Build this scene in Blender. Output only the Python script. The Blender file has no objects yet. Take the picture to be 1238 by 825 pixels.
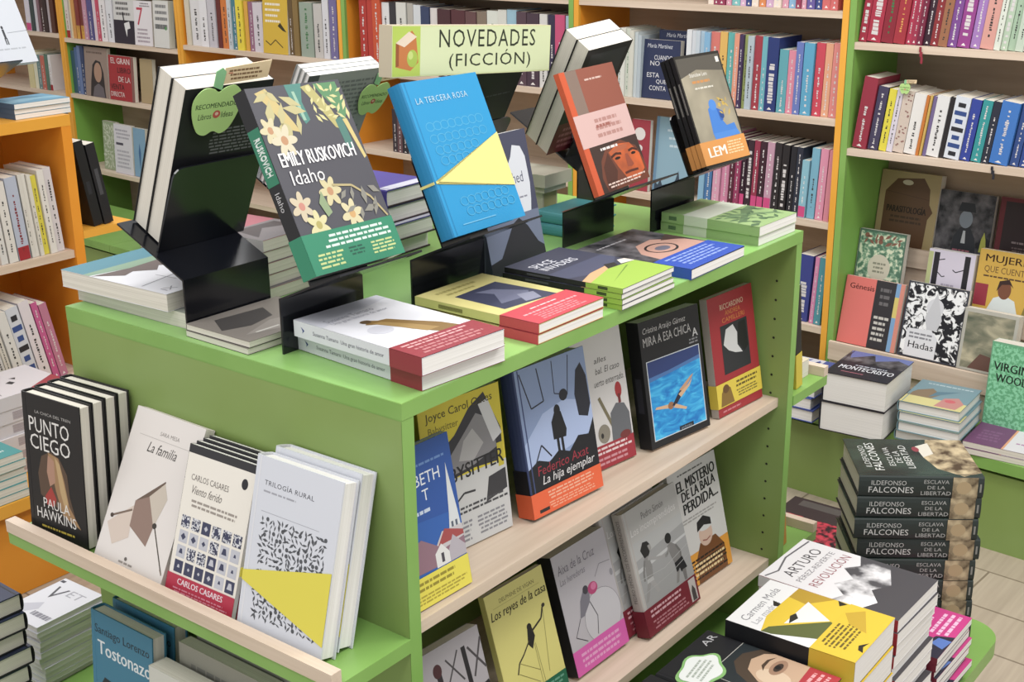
import bpy, math, random
from mathutils import Matrix, Vector
random.seed(7)
R = math.radians
COL = bpy.context.scene.collection
SC = bpy.context.scene

# ------------------------------------------------------------------ camera
cam_d = bpy.data.cameras.new('camera'); cam = bpy.data.objects.new('camera', cam_d); COL.objects.link(cam)
CAM_F, YAW, PITCH, ROLL = 1578.0, 0.6652, 0.324, -0.0105
cam_d.sensor_fit = 'HORIZONTAL'; cam_d.sensor_width = 36.0; cam_d.lens = CAM_F / 1238.0 * 36.0
cam_d.clip_start = 0.02; cam_d.clip_end = 60
f0 = Vector((math.cos(YAW), math.sin(YAW), 0)); r0 = Vector((math.sin(YAW), -math.cos(YAW), 0)); u0 = Vector((0, 0, 1))
fw = math.cos(PITCH) * f0 - math.sin(PITCH) * u0
up = math.cos(PITCH) * u0 + math.sin(PITCH) * f0
rt = math.cos(ROLL) * r0 + math.sin(ROLL) * up
up = math.cos(ROLL) * up - math.sin(ROLL) * r0
mw = Matrix((rt, up, -fw)).transposed().to_4x4(); mw.translation = Vector((-1.0895, -1.028, 0.5815))
cam.matrix_world = mw
SC.camera = cam
SC.view_settings.view_transform = 'Standard'; SC.view_settings.look = 'None'
SC.view_settings.exposure = 0.12; SC.view_settings.gamma = 1.0
try: SC.view_settings.use_curve_mapping = False
except Exception: pass

# ------------------------------------------------------------------ world and ceiling lamps
wd = bpy.data.worlds.new('world'); SC.world = wd; wd.use_nodes = True
bgn = wd.node_tree.nodes['Background']; bgn.inputs[0].default_value = (0.97, 0.985, 1.0, 1); bgn.inputs[1].default_value = 0.84
def area(name, loc, sx, sy, power, colr=(1, 0.985, 0.96), rz=0):
    l = bpy.data.lights.new(name, 'AREA'); l.shape = 'RECTANGLE'; l.size = sx; l.size_y = sy; l.energy = power; l.color = colr
    o = bpy.data.objects.new(name, l); COL.objects.link(o); o.location = loc; o.rotation_euler = (0, 0, rz); return o
area('ceiling_lamp', (-1.0, -0.9, 1.95), 1.6, 0.5, 24)
area('ceiling_lamp', (-1.1, 1.4, 1.95), 0.5, 1.8, 22)
area('ceiling_lamp', (0.8, -1.3, 1.95), 1.8, 0.5, 24)
area('ceiling_lamp', (1.0, 0.9, 1.95), 1.8, 0.5, 22)
area('ceiling_lamp', (1.3, 3.3, 1.95), 0.8, 2.0, 30)
area('ceiling_lamp', (1.35, -0.7, 1.95), 0.5, 1.8, 34)

# ------------------------------------------------------------------ materials
def lin(c):
    return c / 12.92 if c <= 0.04045 else ((c + 0.055) / 1.055) ** 2.4
def rgb(h):
    h = h.lstrip('#'); return tuple(lin(int(h[i:i + 2], 16) / 255) for i in (0, 2, 4)) + (1,)
MATS = {}
def mat(c, rough=0.45, spec=0.35):
    """a paint or printed-paper colour, or '@name' for a special material"""
    if c in MATS: return MATS[c]
    m = bpy.data.materials.new('print_' + c); m.use_nodes = True
    b = m.node_tree.nodes['Principled BSDF']
    q = rgb(c); g_ = .3 * q[0] + .6 * q[1] + .1 * q[2]     # printed inks: a little duller than full strength
    b.inputs['Base Color'].default_value = tuple(.80 * (.93 * v + .07 * g_) + .004 for v in q[:3]) + (1,); b.inputs['Roughness'].default_value = rough
    b.inputs['Specular IOR Level'].default_value = spec
    MATS[c] = m; return m
def noise_mat(name, c1, c2, scale=(8, 8, 8), detail=4, rough=0.45, spec=0.35, lo=0.35, hi=0.65, dist=0.0, bump=0.0, c3=None):
    m = bpy.data.materials.new(name); m.use_nodes = True; nt = m.node_tree; N = nt.nodes; L = nt.links
    b = N['Principled BSDF']; b.inputs['Roughness'].default_value = rough; b.inputs['Specular IOR Level'].default_value = spec
    tc = N.new('ShaderNodeTexCoord'); mp = N.new('ShaderNodeMapping'); mp.inputs['Scale'].default_value = scale
    nz = N.new('ShaderNodeTexNoise'); nz.inputs['Scale'].default_value = 1.0; nz.inputs['Detail'].default_value = detail
    nz.inputs['Distortion'].default_value = dist
    cr = N.new('ShaderNodeValToRGB'); cr.color_ramp.elements[0].position = lo; cr.color_ramp.elements[1].position = hi
    cr.color_ramp.elements[0].color = rgb(c1); cr.color_ramp.elements[1].color = rgb(c2)
    if c3:
        e = cr.color_ramp.elements.new((lo + hi) / 2); e.color = rgb(c3)
    L.new(tc.outputs['Object'], mp.inputs['Vector']); L.new(mp.outputs[0], nz.inputs['Vector'])
    L.new(nz.outputs['Fac'], cr.inputs['Fac']); L.new(cr.outputs['Color'], b.inputs['Base Color'])
    if bump:
        bp = N.new('ShaderNodeBump'); bp.inputs['Strength'].default_value = bump; bp.inputs['Distance'].default_value = 0.002
        L.new(nz.outputs['Fac'], bp.inputs['Height']); L.new(bp.outputs[0], b.inputs['Normal'])
    MATS['@' + name] = m; return m
noise_mat('pages', 'c4beb2', 'd9d3c8', (3, 3, 900), 2, 0.9, 0.1, 0.3, 0.7)
noise_mat('pages_white', 'd2cfca', 'e6e3df', (3, 3, 900), 2, 0.9, 0.1, 0.3, 0.7)
noise_mat('pages_row', 'c9c2b4', 'e6e0d4', (900, 3, 3), 2, 0.9, 0.1, 0.3, 0.7)
noise_mat('edge_green', '779f50', '80a759', (6, 6, 6), 3, 0.35, 0.45)
noise_mat('lit_top_green', '82ad60', '8eb86c', (5, 5, 5), 3, 0.3, 0.5)  # edge green made lighter for the light falling on the table top
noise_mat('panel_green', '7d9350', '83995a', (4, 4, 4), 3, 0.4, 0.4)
noise_mat('wall_green', '74a04a', '7caa52', (4, 4, 4), 3, 0.45, 0.35)
noise_mat('orange_paint', 'd8892a', 'de9232', (4, 4, 4), 3, 0.4, 0.4)
noise_mat('orange_edge', 'd99a38', 'e0a342', (4, 4, 4), 3, 0.4, 0.4)
noise_mat('oak', 'bfab98', 'd2c0ae', (2.5, 60, 60), 5, 0.5, 0.3, 0.3, 0.7)
noise_mat('oak_y', 'bfab98', 'd2c0ae', (60, 2.5, 60), 5, 0.5, 0.3, 0.3, 0.7)
noise_mat('oak_back', 'a28d78', 'b39e88', (3, 30, 30), 4, 0.6, 0.2, 0.3, 0.7)
noise_mat('black_sheet', '121318', '16171d', (5, 5, 5), 2, 0.16, 0.55)
noise_mat('water', '1f6fb4', '4fb4dc', (22, 60, 22), 4, 0.4, 0.3, 0.35, 0.7, 1.5, 0, '2f8ec8')
noise_mat('photo_grey', '2e2d30', 'bdbbb9', (26, 26, 26), 5, 0.45, 0.3, 0.35, 0.65)
noise_mat('photo_cloud', '4a484b', 'e2dfe0', (16, 16, 16), 5, 0.45, 0.3, 0.42, 0.6)
noise_mat('photo_dark', '1f2024', '6d6a6e', (30, 30, 30), 5, 0.45, 0.3, 0.35, 0.7)
noise_mat('ornament', '33354a', 'c9c9cc', (420, 420, 420), 1, 0.45, 0.3, 0.47, 0.53)
noise_mat('foliage_print', '4f6f5c', 'c9cdb4', (75, 75, 75), 3, 0.45, 0.3, 0.42, 0.6, 0, 0, '7c9a82')
noise_mat('bw_print', '1d1d22', 'dcdcdc', (38, 38, 38), 3, 0.45, 0.3, 0.47, 0.54, 1.5)
noise_mat('woolf_print', '5f9c74', '84c09a', (110, 110, 110), 2, 0.45, 0.3, 0.45, 0.55)
noise_mat('painting', '4f5648', 'b0a78e', (14, 26, 14), 5, 0.45, 0.3, 0.3, 0.7, 0.5, 0, '7a7866')
noise_mat('red_print', '2a1a1e', 'b23a48', (60, 60, 60), 2, 0.45, 0.3, 0.4, 0.6)
noise_mat('skin_orange', '8a4a34', 'd4683a', (18, 18, 18), 4, 0.45, 0.3, 0.3, 0.7)
noise_mat('falc_green', '1c2422', '33423a', (14, 14, 14), 4, 0.25, 0.45, 0.35, 0.65)
noise_mat('portrait_tan', '463828', 'b5a484', (40, 40, 40), 4, 0.3, 0.4, 0.35, 0.65)
noise_mat('taupe', '6f695c', 'a39a86', (9, 9, 9), 3, 0.3, 0.4, 0.3, 0.7)
def floor_mat():
    m = bpy.data.materials.new('floor_planks'); m.use_nodes = True; nt = m.node_tree; N = nt.nodes; L = nt.links
    b = N['Principled BSDF']; b.inputs['Roughness'].default_value = 0.45
    tc = N.new('ShaderNodeTexCoord'); mp = N.new('ShaderNodeMapping'); mp.inputs['Rotation'].default_value = (0, 0, R(-86.6))
    br = N.new('ShaderNodeTexBrick'); br.inputs['Scale'].default_value = 1.0; br.inputs['Brick Width'].default_value = 1.2
    br.inputs['Row Height'].default_value = 0.19; br.inputs['Mortar Size'].default_value = 0.003; br.inputs['Bias'].default_value = 0
    br.inputs['Color1'].default_value = rgb('b3a594'); br.inputs['Color2'].default_value = rgb('a69886'); br.inputs['Mortar'].default_value = rgb('7d6f60')
    mp2 = N.new('ShaderNodeMapping'); mp2.inputs['Scale'].default_value = (3, 60, 1); mp2.inputs['Rotation'].default_value = (0, 0, R(-86.6))
    nz = N.new('ShaderNodeTexNoise'); nz.inputs['Scale'].default_value = 1; nz.inputs['Detail'].default_value = 5
    mx = N.new('ShaderNodeMixRGB'); mx.blend_type = 'MULTIPLY'; mx.inputs[0].default_value = 0.45
    cr = N.new('ShaderNodeValToRGB'); cr.color_ramp.elements[0].position = 0.3; cr.color_ramp.elements[0].color = (0.62, 0.6, 0.58, 1); cr.color_ramp.elements[1].position = 0.65
    L.new(tc.outputs['Object'], mp.inputs[0]); L.new(mp.outputs[0], br.inputs['Vector']); L.new(tc.outputs['Object'], mp2.inputs[0]); L.new(mp2.outputs[0], nz.inputs['Vector'])
    L.new(nz.outputs['Fac'], cr.inputs[0]); L.new(br.outputs['Color'], mx.inputs[1]); L.new(cr.outputs[0], mx.inputs[2]); L.new(mx.outputs[0], b.inputs['Base Color'])
    MATS['@floor'] = m
floor_mat()

# ------------------------------------------------------------------ mesh builder
class MB:
    def __init__(s): s.v = []; s.f = []; s.mi = []; s.mats = []
    def m(s, c):
        if c not in s.mats: s.mats.append(c)
        return s.mats.index(c)
    def face(s, pts, c):
        n = len(s.v); s.v += [tuple(p) for p in pts]; s.f.append(tuple(range(n, n + len(pts)))); s.mi.append(s.m(c))
    def raw(s, vs, fs, c):
        n = len(s.v); s.v += [tuple(p) for p in vs]; i = s.m(c)
        for q in fs: s.f.append(tuple(n + k for k in q)); s.mi.append(i)
    def box(s, x0, y0, z0, x1, y1, z1, c, front=None):
        v = [(x0, y0, z0), (x1, y0, z0), (x1, y1, z0), (x0, y1, z0), (x0, y0, z1), (x1, y0, z1), (x1, y1, z1), (x0, y1, z1)]
        s.raw(v, [(0, 3, 2, 1), (4, 5, 6, 7), (0, 1, 5, 4), (1, 2, 6, 5), (2, 3, 7, 6), (3, 0, 4, 7)], c)
    def prism(s, pts, axis_a, axis_b, axis_n, org, depth, c):
        """extrude a 2D outline by depth along axis_n"""
        A, B, Nn, O = map(Vector, (axis_a, axis_b, axis_n, org)); n = len(pts)
        v = [O + A * p[0] + B * p[1] for p in pts] + [O + A * p[0] + B * p[1] + Nn * depth for p in pts]
        s.raw(v, [tuple(reversed(range(n))), tuple(range(n, 2 * n))] + [(i, (i + 1) % n, n + (i + 1) % n, n + i) for i in range(n)], c)
    def build(s, name, parent=None, M=None):
        me = bpy.data.meshes.new(name); me.from_pydata(s.v, [], s.f)
        for c in s.mats: me.materials.append(mat(c))
        me.polygons.foreach_set('material_index', s.mi); me.update()
        o = bpy.data.objects.new(name, me); COL.objects.link(o)
        if parent is not None: o.parent = parent
        if M is not None: o.matrix_local = M
        return o
def tag(o, label, cat, group=None):
    o['label'] = label; o['category'] = cat
    if group: o['group'] = group
    return o
def root(name, label, cat, M=None, group=None):
    o = bpy.data.objects.new(name, None); COL.objects.link(o); o.empty_display_size = 0.02
    if M is not None: o.matrix_world = M
    return tag(o, label, cat, group)
def struct(o): o['kind'] = 'structure'; return o
def copy_tree(o, M, label, group=None):
    c = o.copy(); COL.objects.link(c); c.matrix_world = M; c['label'] = label
    if group: c['group'] = group
    for ch in list(o.children):
        k = ch.copy(); COL.objects.link(k); k.parent = c
        for g in list(ch.children):
            q = g.copy(); COL.objects.link(q); q.parent = k
    return c
ORD = ['first', 'second', 'third', 'fourth', 'fifth', 'sixth', 'seventh', 'eighth', 'ninth', 'tenth', 'eleventh', 'twelfth', 'thirteenth', 'fourteenth', 'fifteenth', 'sixteenth', 'seventeenth', 'eighteenth', 'nineteenth', 'twentieth', 'twenty-first', 'twenty-second', 'twenty-third', 'twenty-fourth', 'twenty-fifth', 'twenty-sixth', 'twenty-seventh', 'twenty-eighth', 'twenty-ninth', 'thirtieth']

# ------------------------------------------------------------------ lettering and flat printed artwork
GLY = {}
def glyphs(text, bold=0.0, spacing=1.0):
    k = (text, bold, spacing)
    if k in GLY: return GLY[k]
    cu = bpy.data.curves.new('lettering', 'FONT'); cu.body = text; cu.size = 1; cu.offset = bold; cu.resolution_u = 2; cu.space_character = spacing
    ob = bpy.data.objects.new('lettering', cu); COL.objects.link(ob)
    bpy.context.view_layer.update()
    me = bpy.data.meshes.new_from_object(ob.evaluated_get(bpy.context.evaluated_depsgraph_get()))
    vs = [(v.co.x, v.co.y) for v in me.vertices]; fs = [tuple(p.vertices) for p in me.polygons]
    bpy.data.objects.remove(ob); bpy.data.curves.remove(cu); bpy.data.meshes.remove(me)
    x0 = min(v[0] for v in vs); x1 = max(v[0] for v in vs); y0 = min(v[1] for v in vs); y1 = max(v[1] for v in vs)
    vs = [((v[0] - x0) / (x1 - x0), (v[1] - y0) / (y1 - y0)) for v in vs]
    GLY[k] = (vs, fs); return GLY[k]
def canvas(mb, items, O, U, V, W, H, k0=4, step=0.00003):
    """print items on the plane O + x W U + y H V (x, y in 0..1), each a hair above the last"""
    O, U, V = Vector(O), Vector(U), Vector(V); N = U.cross(V)
    def P(x, y, k): return O + U * (x * W) + V * (y * H) + N * (k * step)
    rnd = random.Random(len(items) * 13 + int(W * 1e4))
    for i, it in enumerate(items):
        k = k0 + i * 0.6; t = it[0]
        if t == 'r':
            x0, y0, x1, y1, c = it[1:6]; mb.face([P(x0, y0, k), P(x1, y0, k), P(x1, y1, k), P(x0, y1, k)], c)
        elif t == 'p':
            pts, c = it[1], it[2]
            a = sum(pts[j][0] * pts[(j + 1) % len(pts)][1] - pts[(j + 1) % len(pts)][0] * pts[j][1] for j in range(len(pts)))
            if a < 0: pts = list(reversed(pts))
            mb.face([P(x, y, k) for x, y in pts], c)
        elif t == 'e':
            cx, cy, rx, ry, c = it[1:6]; ro = R(it[6]) if len(it) > 6 else 0; pts = []
            for j in range(20):
                a = j * math.tau / 20; ex, ey = rx * W * math.cos(a), ry * H * math.sin(a)
                pts.append(P(cx + (ex * math.cos(ro) - ey * math.sin(ro)) / W, cy + (ex * math.sin(ro) + ey * math.cos(ro)) / H, k))
            mb.face(pts, c)
        elif t == 'o':      # ring
            cx, cy, rx, ry, wd_, c = it[1:7]; n = 28
            for j in range(n):
                a, b = j * math.tau / n, (j + 1) * math.tau / n
                q = lambda an, s: P(cx + (rx - s * wd_) * math.cos(an), cy + (ry - s * wd_ * W / H) * math.sin(an), k)
                mb.face([q(a, 1), q(a, 0), q(b, 0), q(b, 1)], c)
        elif t == 'l':      # polyline, width as a fraction of W
            pts, wd_, c = it[1:4]
            for (xa, ya), (xb, yb) in zip(pts, pts[1:]):
                dx, dy = (xb - xa) * W, (yb - ya) * H; ln = math.hypot(dx, dy) or 1e-6
                nx, ny = -dy / ln * wd_ * W / 2, dx / ln * wd_ * W / 2
                f = lambda x, y, s: P(x + s * nx / W, y + s * ny / H, k)
                mb.face([f(xa, ya, -1), f(xb, yb, -1), f(xb, yb, 1), f(xa, ya, 1)], c)
        elif t == 'T':      # lettering fitted to a rectangle
            txt, x0, y0, x1, y1, c = it[1:7]; op = it[7] if len(it) > 7 else {}
            vs, fs = glyphs(txt, 0.0, op.get('s', 1.0)); bo = op.get('b', 0) * 1.1 * (y1 - y0) * H / W; sh = op.get('i', 0); ro = op.get('rot', 0)
            for bs in ((-bo, 0, bo) if bo else (0,)):
                pts = []
                for a, b in vs:
                    if ro == 90: x, y = x1 - b * (x1 - x0), y0 + a * (y1 - y0)     # reads upwards
                    elif ro == -90: x, y = x0 + b * (x1 - x0), y1 - a * (y1 - y0)  # reads downwards
                    else: x, y = x0 + a * (x1 - x0) + sh * (b * (y1 - y0)) * H / W, y0 + b * (y1 - y0) + op.get('up', 0) * a
                    pts.append(P(x + bs, y, k + bs * 2))
                mb.raw(pts, fs, c)
        elif t == 'q':      # lines of small print, too fine to read
            x0, y0, x1, y1, n, c = it[1:7]; lh = (y1 - y0) / n
            for j in range(n):
                yb = y1 - (j + 0.75) * lh; x = x0 + (rnd.uniform(0, 0.1) * (x1 - x0) if n > 1 else 0); xe = x1 - rnd.uniform(0, 0.18) * (x1 - x0) * (n > 1)
                while x < xe - 0.004:
                    L_ = min(rnd.uniform(0.025, 0.1), xe - x)
                    mb.face([P(x, yb, k), P(x + L_, yb, k), P(x + L_, yb + lh * 0.5, k), P(x, yb + lh * 0.5, k)], c); x += L_ + 0.014
        elif t == 'g':      # a grid of small ornamental tiles
            x0, y0, x1, y1, nx_, ny_, c, c2 = it[1:9]
            for a in range(nx_):
                for b in range(ny_):
                    xa = x0 + (x1 - x0) * (a + 0.08) / nx_; xb = x0 + (x1 - x0) * (a + 0.9) / nx_
                    ya = y0 + (y1 - y0) * (b + 0.08) / ny_; yb = y0 + (y1 - y0) * (b + 0.9) / ny_
                    cc = [c, c2, '@ornament'][rnd.randrange(3)]
                    mb.face([P(xa, ya, k), P(xb, ya, k), P(xb, yb, k), P(xa, yb, k)], cc)
                    mx, my, hx, hy = (xa + xb) / 2, (ya + yb) / 2, (xb - xa) / 2, (yb - ya) / 2
                    s_ = rnd.choice([0.3, 0.45, 0.6]); d_ = c2 if cc == c else c
                    if rnd.random() < 0.5: pts = [(mx - hx * s_, my), (mx, my - hy * s_), (mx + hx * s_, my), (mx, my + hy * s_)]
                    else: pts = [(mx - hx * s_, my - hy * s_ * .7), (mx + hx * s_, my - hy * s_ * .7), (mx + hx * s_ * .5, my + hy * s_), (mx - hx * s_ * .5, my + hy * s_)]
                    mb.face([P(x, y, k + .5) for x, y in pts], d_)
        elif t == 'leaf':   # scattered leaves, sprigs and round flowers inside a rectangle, kept outside a wedge
            x0, y0, x1, y1, n, c, bg = it[1:8]; ar = ((x1 - x0) * W) / ((y1 - y0) * H); nx_ = max(1, round(math.sqrt(n * ar))); ny_ = max(1, round(n / nx_)); s_ = (x1 - x0) / nx_
            for j in range(nx_ * ny_):
                cx = x0 + (x1 - x0) * (j % nx_ + rnd.uniform(.2, .8)) / nx_; cy = y0 + (y1 - y0) * (j // nx_ + rnd.uniform(.2, .8)) / ny_; a = rnd.uniform(0, math.pi); l_ = s_ * rnd.uniform(.5, .85); w_ = l_ * rnd.uniform(.24, .44)
                if rnd.random() < 0.12:
                    pts = [P(cx + .42 * s_ * math.cos(q * math.tau / 10), cy + .42 * s_ * W / H * math.sin(q * math.tau / 10), k) for q in range(10)]
                else:
                    ca, sa = math.cos(a), math.sin(a)
                    pts = [P(cx + ca * p - sa * q, cy + (sa * p + ca * q) * W / H, k) for p, q in ((-l_, 0), (0, -w_), (l_, 0), (0, w_))]
                mb.face(pts, c)

# ------------------------------------------------------------------ books
def pose(P, psi=0, th=0, rho=0):
    """frame of a front cover: x along its lower edge, y up the cover, z out of the cover; th is the lean, 90 is lying"""
    psi, th, rho = R(psi), R(th), R(rho)
    u = Vector((math.cos(psi), math.sin(psi), 0)); Z = Vector((0, 0, 1)); n0 = u.cross(Z)
    v = math.cos(th) * Z - math.sin(th) * n0; n = math.cos(th) * n0 + math.sin(th) * Z
    u2 = math.cos(rho) * u + math.sin(rho) * v; v2 = math.cos(rho) * v - math.sin(rho) * u
    M = Matrix((u2, v2, n)).transposed().to_4x4(); M.translation = Vector(P); return M
def book(label, M, w, h, t, cover, spine=None, back=None, hard=False, art=(), sart=(), tart=(), band=None, pages='@pages', group=None, kind=None, flip=False):
    """local frame: spine on x=0, lower edge on y=0, back cover on z=0, front cover on z=t"""
    r = root(kind or ('hardcover_book' if hard else 'paperback_book'), label, 'book', M, group)
    spine = spine or cover; back = back or cover; ct = 0.0022 if hard else 0.0006; ov = 0.003 if hard else 0.0004
    mb = MB()
    sx = w if flip else 0.0         # flip: spine on the far right edge
    mb.box(0, 0, t - ct, w, h, t, cover); mb.box(0, 0, 0, w, h, ct, back)
    if hard:    # rounded spine
        n = 6; prof = []
        for j in range(n + 1):
            a = math.pi * j / n; prof.append((-0.004 * math.sin(a), t / 2 - (t / 2) * math.cos(a)))
        d = -1 if flip else 1
        for (xa, za), (xb, zb) in zip(prof, prof[1:]):
            mb.face([(sx + d * xa, 0, za), (sx + d * xb, 0, zb), (sx + d * xb, h, zb), (sx + d * xa, h, za)], spine)
            mb.face([(sx + d * xa + d * .002, 0, za), (sx + d * xa + d * .002, h, za), (sx + d * xb + d * .002, h, zb), (sx + d * xb + d * .002, 0, zb)], spine)
        for yy in (0, h):
            mb.face([(sx + d * x_, yy, z_) for x_, z_ in prof] + [(sx + d * (x_ + .002), yy, z_) for x_, z_ in reversed(prof)], spine)
        mb.box(0.006 if not flip else w - .0085, 0.001, t, 0.0085 if not flip else w - .006, h - .001, t + 0.0002, spine)
    else:
        if flip: mb.box(w - ct, 0, 0, w + .0002, h, t, spine)
        else: mb.box(-0.0002, 0, 0, ct, h, t, spine)
    canvas(mb, art, (0, 0, t), (1, 0, 0), (0, 1, 0), w, h)
    off = -0.0042 if hard else -0.0003
    canvas(mb, sart, (off, 0, 0), (0, 0, 1), (0, 1, 0), t, h)        # across the thickness, up the spine
    mb.build('cover', r)
    pb = MB(); pb.box((0.003 if flip else 0.0008), ov, ct, (w - .0008 if flip else w - ov), h - ov, t - ct, pages); pb.build('pages', r)
    if band:
        y0, y1, bc, bart = band[:4]; bb = MB(); e = 0.0009
        if isinstance(y0, (list, tuple)):      # a slanting belly band: y0 / y1 hold its heights at the spine and the fore edge
            a0, a1 = y0; b0, b1 = y1
            bb.prism([(0, a0 * h), (w, a1 * h), (w, b1 * h), (0, b0 * h)], (1, 0, 0), (0, 1, 0), (0, 0, 1), (0, 0, t + .0008), e * .6, bc)
            bb.box(-.0008 + off, a0 * h, 0, -.0003 + off, b0 * h, t + .0008, bc)
        else:
            bb.box(off - e, y0 * h, t + .0009, w + .0005, y1 * h, t + .0009 + .0004, bc); bb.box(-e + off, y0 * h, -.0004, -.0003 + off, y1 * h, t + .0013, bc)
            bb.box(-e + off, y0 * h, -.0007, w + .0005, y1 * h, -.0003, bc)
            if len(band) > 4: bb.box(w + .0001, y0 * h, -.0004, w + .0005, y1 * h, t + .0013, bc)
            canvas(bb, bart, (0, y0 * h, t + .0013), (1, 0, 0), (0, 1, 0), w, (y1 - y0) * h)
        bb.build('paper_band', r)
    return r
def stack(n, labels, P, psi, w, h, t, cover, jit=0.004, group=None, seed=1, **kw):
    """n equal books lying on each other; labels from the top book down"""
    gap = .0026 if kw.get('band') else .0005
    rn = random.Random(seed); first = None; x, y, z = P; z += .0008 if kw.get('band') else 0
    for k in range(n):      # k = 0 is the top one
        dx, dy, da = (0, 0, 0) if k == 0 else (rn.uniform(-jit, jit), rn.uniform(-jit, jit), rn.uniform(-1.2, 1.2))
        M = pose((x + dx, y + dy, z + (n - 1 - k) * (t + gap)), psi + da, 90)
        if first is None: first = book(labels[0], M, w, h, t, cover, group=group, **kw)
        else: copy_tree(first, M, labels[k], group)
    return first
def leaning(n, labels, P, psi, th, rho, w, h, t, cover, group=None, step=None, **kw):
    """n equal books standing one behind another; labels from the front one back, P is the front one's foot"""
    first = None; M0 = pose(P, psi, th, rho); nrm = M0.to_3x3() @ Vector((0, 0, 1)); hz = Vector((nrm.x, nrm.y, 0)).normalized()
    for k in range(n):
        M = M0.copy(); M.translation = Vector(P) - hz * (k * (step or (t + (.0028 if kw.get('band') else .0012)) / math.cos(R(th)))) + Vector((0, 0, 0))
        if first is None: first = book(labels[0], M, w, h, t, cover, group=group, **kw)
        else: copy_tree(first, M, labels[k], group)
    return first
# ------------------------------------------------------------------ the room
FZ = -1.10
BETA = -0.06
eL = Vector((math.sin(BETA), -math.cos(BETA), 0)); nW = Vector((math.cos(BETA), math.sin(BETA), 0))
WM = Matrix((eL, nW, Vector((0, 0, 1)))).transposed().to_4x4(); WM.translation = nW * 2.45     # wall frame: x right along the shelves, y into the wall
mb = MB(); mb.box(-3.5, -3, FZ - .05, 4.5, 9, FZ, '@floor'); struct(mb.build('floor'))
mb = MB(); mb.box(-6.6, .33, FZ, 2.2, .38, 2.0, 'cfc8bc'); struct(mb.build('wall_back', None, WM))
mb = MB(); mb.box(-3.4, 6.75, FZ, 2.9, 6.80, 2.0, 'd2ccc2'); struct(mb.build('wall_left'))
mb = MB(); mb.box(-6.6, .30, FZ, 2.2, .33, FZ + .06, 'cfc8bc'); struct(mb.build('baseboard_back', None, WM))

# ------------------------------------------------------------------ bookcases along the back wall
def bookcase(label, x0, x1, shelves, edge, inner_l, inner_r, deck=None, top=1.15, lower_left=None):
    r = root('bookcase', label, 'bookcase', WM.copy())
    for side, xa, xb, inn in ((-1, x0, x0 + .02, inner_l), (1, x1 - .02, x1, inner_r)):
        m = MB(); m.box(xa, 0, FZ, xb, .012, top, edge); m.box(xa, .012, FZ, xb, .30, top, inn); m.build('side_panel', r)
    m = MB(); m.box(x0 + .02, .285, FZ, x1 - .02, .30, top, '@oak_back'); m.build('back_panel', r)
    for z in shelves:
        m = MB(); m.box(x0 + .02, .002, z - .02, x1 - .02, .285, z, '@oak'); m.build('shelf', r)
    m = MB(); m.box(x0, 0, top, x1, .30, top + .02, edge); m.build('top_board', r)
    if deck:
        dz, dd, dp, de = deck
        m = MB(); m.box(x0, -dd, dz - .033, x1, 0.0, dz, de); m.build('display_deck', r)
        m = MB(); m.box(x0, -dd + .012, FZ, x1, 0.0, dz - .045, dp); m.box(x0 + .01, -dd + .03, dz - .045, x1 - .01, 0, dz - .033, '1a1d16'); m.build('base_cabinet', r)
    return r
SH = [.88, .58, .28, -.027, -.336, -.665]
bR = bookcase('green bookcase at the right with a stepped cover display below its books', -.70, .42, [.82, .51, .197, -.106], '@edge_green', '@wall_green', '@wall_green', (-.834, .25, '@panel_green', '@edge_green'))
# stepped display of the right bookcase
for (ya, yb, zt) in ((-.015, .085, -.702), (.085, .185, -.552), (.185, .285, -.43)):
    m = MB(); m.box(-.68, ya, -.834, .40, yb, zt - .001, '@oak'); m.box(-.68, ya - .012, zt - .045, .40, ya, zt + .012, '@oak'); m.build('display_step', bR)
bM = bookcase('orange bookcase behind the table holding pastel and dark spines', -1.70, -.702, SH, '@orange_edge', '@orange_paint', '@orange_paint', (-.834, .25, '@panel_green', '@edge_green'))
b3 = bookcase('green bookcase half hidden behind the yellow-green sign', -2.86, -1.702, SH, '@edge_green', '@orange_paint', '@wall_green', (-.834, .25, '@panel_green', '@edge_green'))
b2 = bookcase('orange bookcase with orange inner side behind the black back cover', -3.95, -2.862, [.90, .60, .30, -.004, -.30, -.665], '@orange_edge', '@orange_paint', '@orange_paint', (-.834, .46, '@panel_green', '@edge_green'))
b1 = bookcase('green bookcase at the upper left with a red and white cover turned outwards', -4.945, -3.952, [.90, .60, .29, -.028, -.30, -.665], '@orange_edge', '@wall_green', '@wall_green', (-.834, .46, '@panel_green', '@edge_green'))
b0 = bookcase('bookcase at the far left edge behind the white cover on its stand', -6.0, -4.947, [.90, .60, .29, -.013, -.305, -.665], '@orange_edge', '@orange_paint', '@orange_paint')

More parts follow.
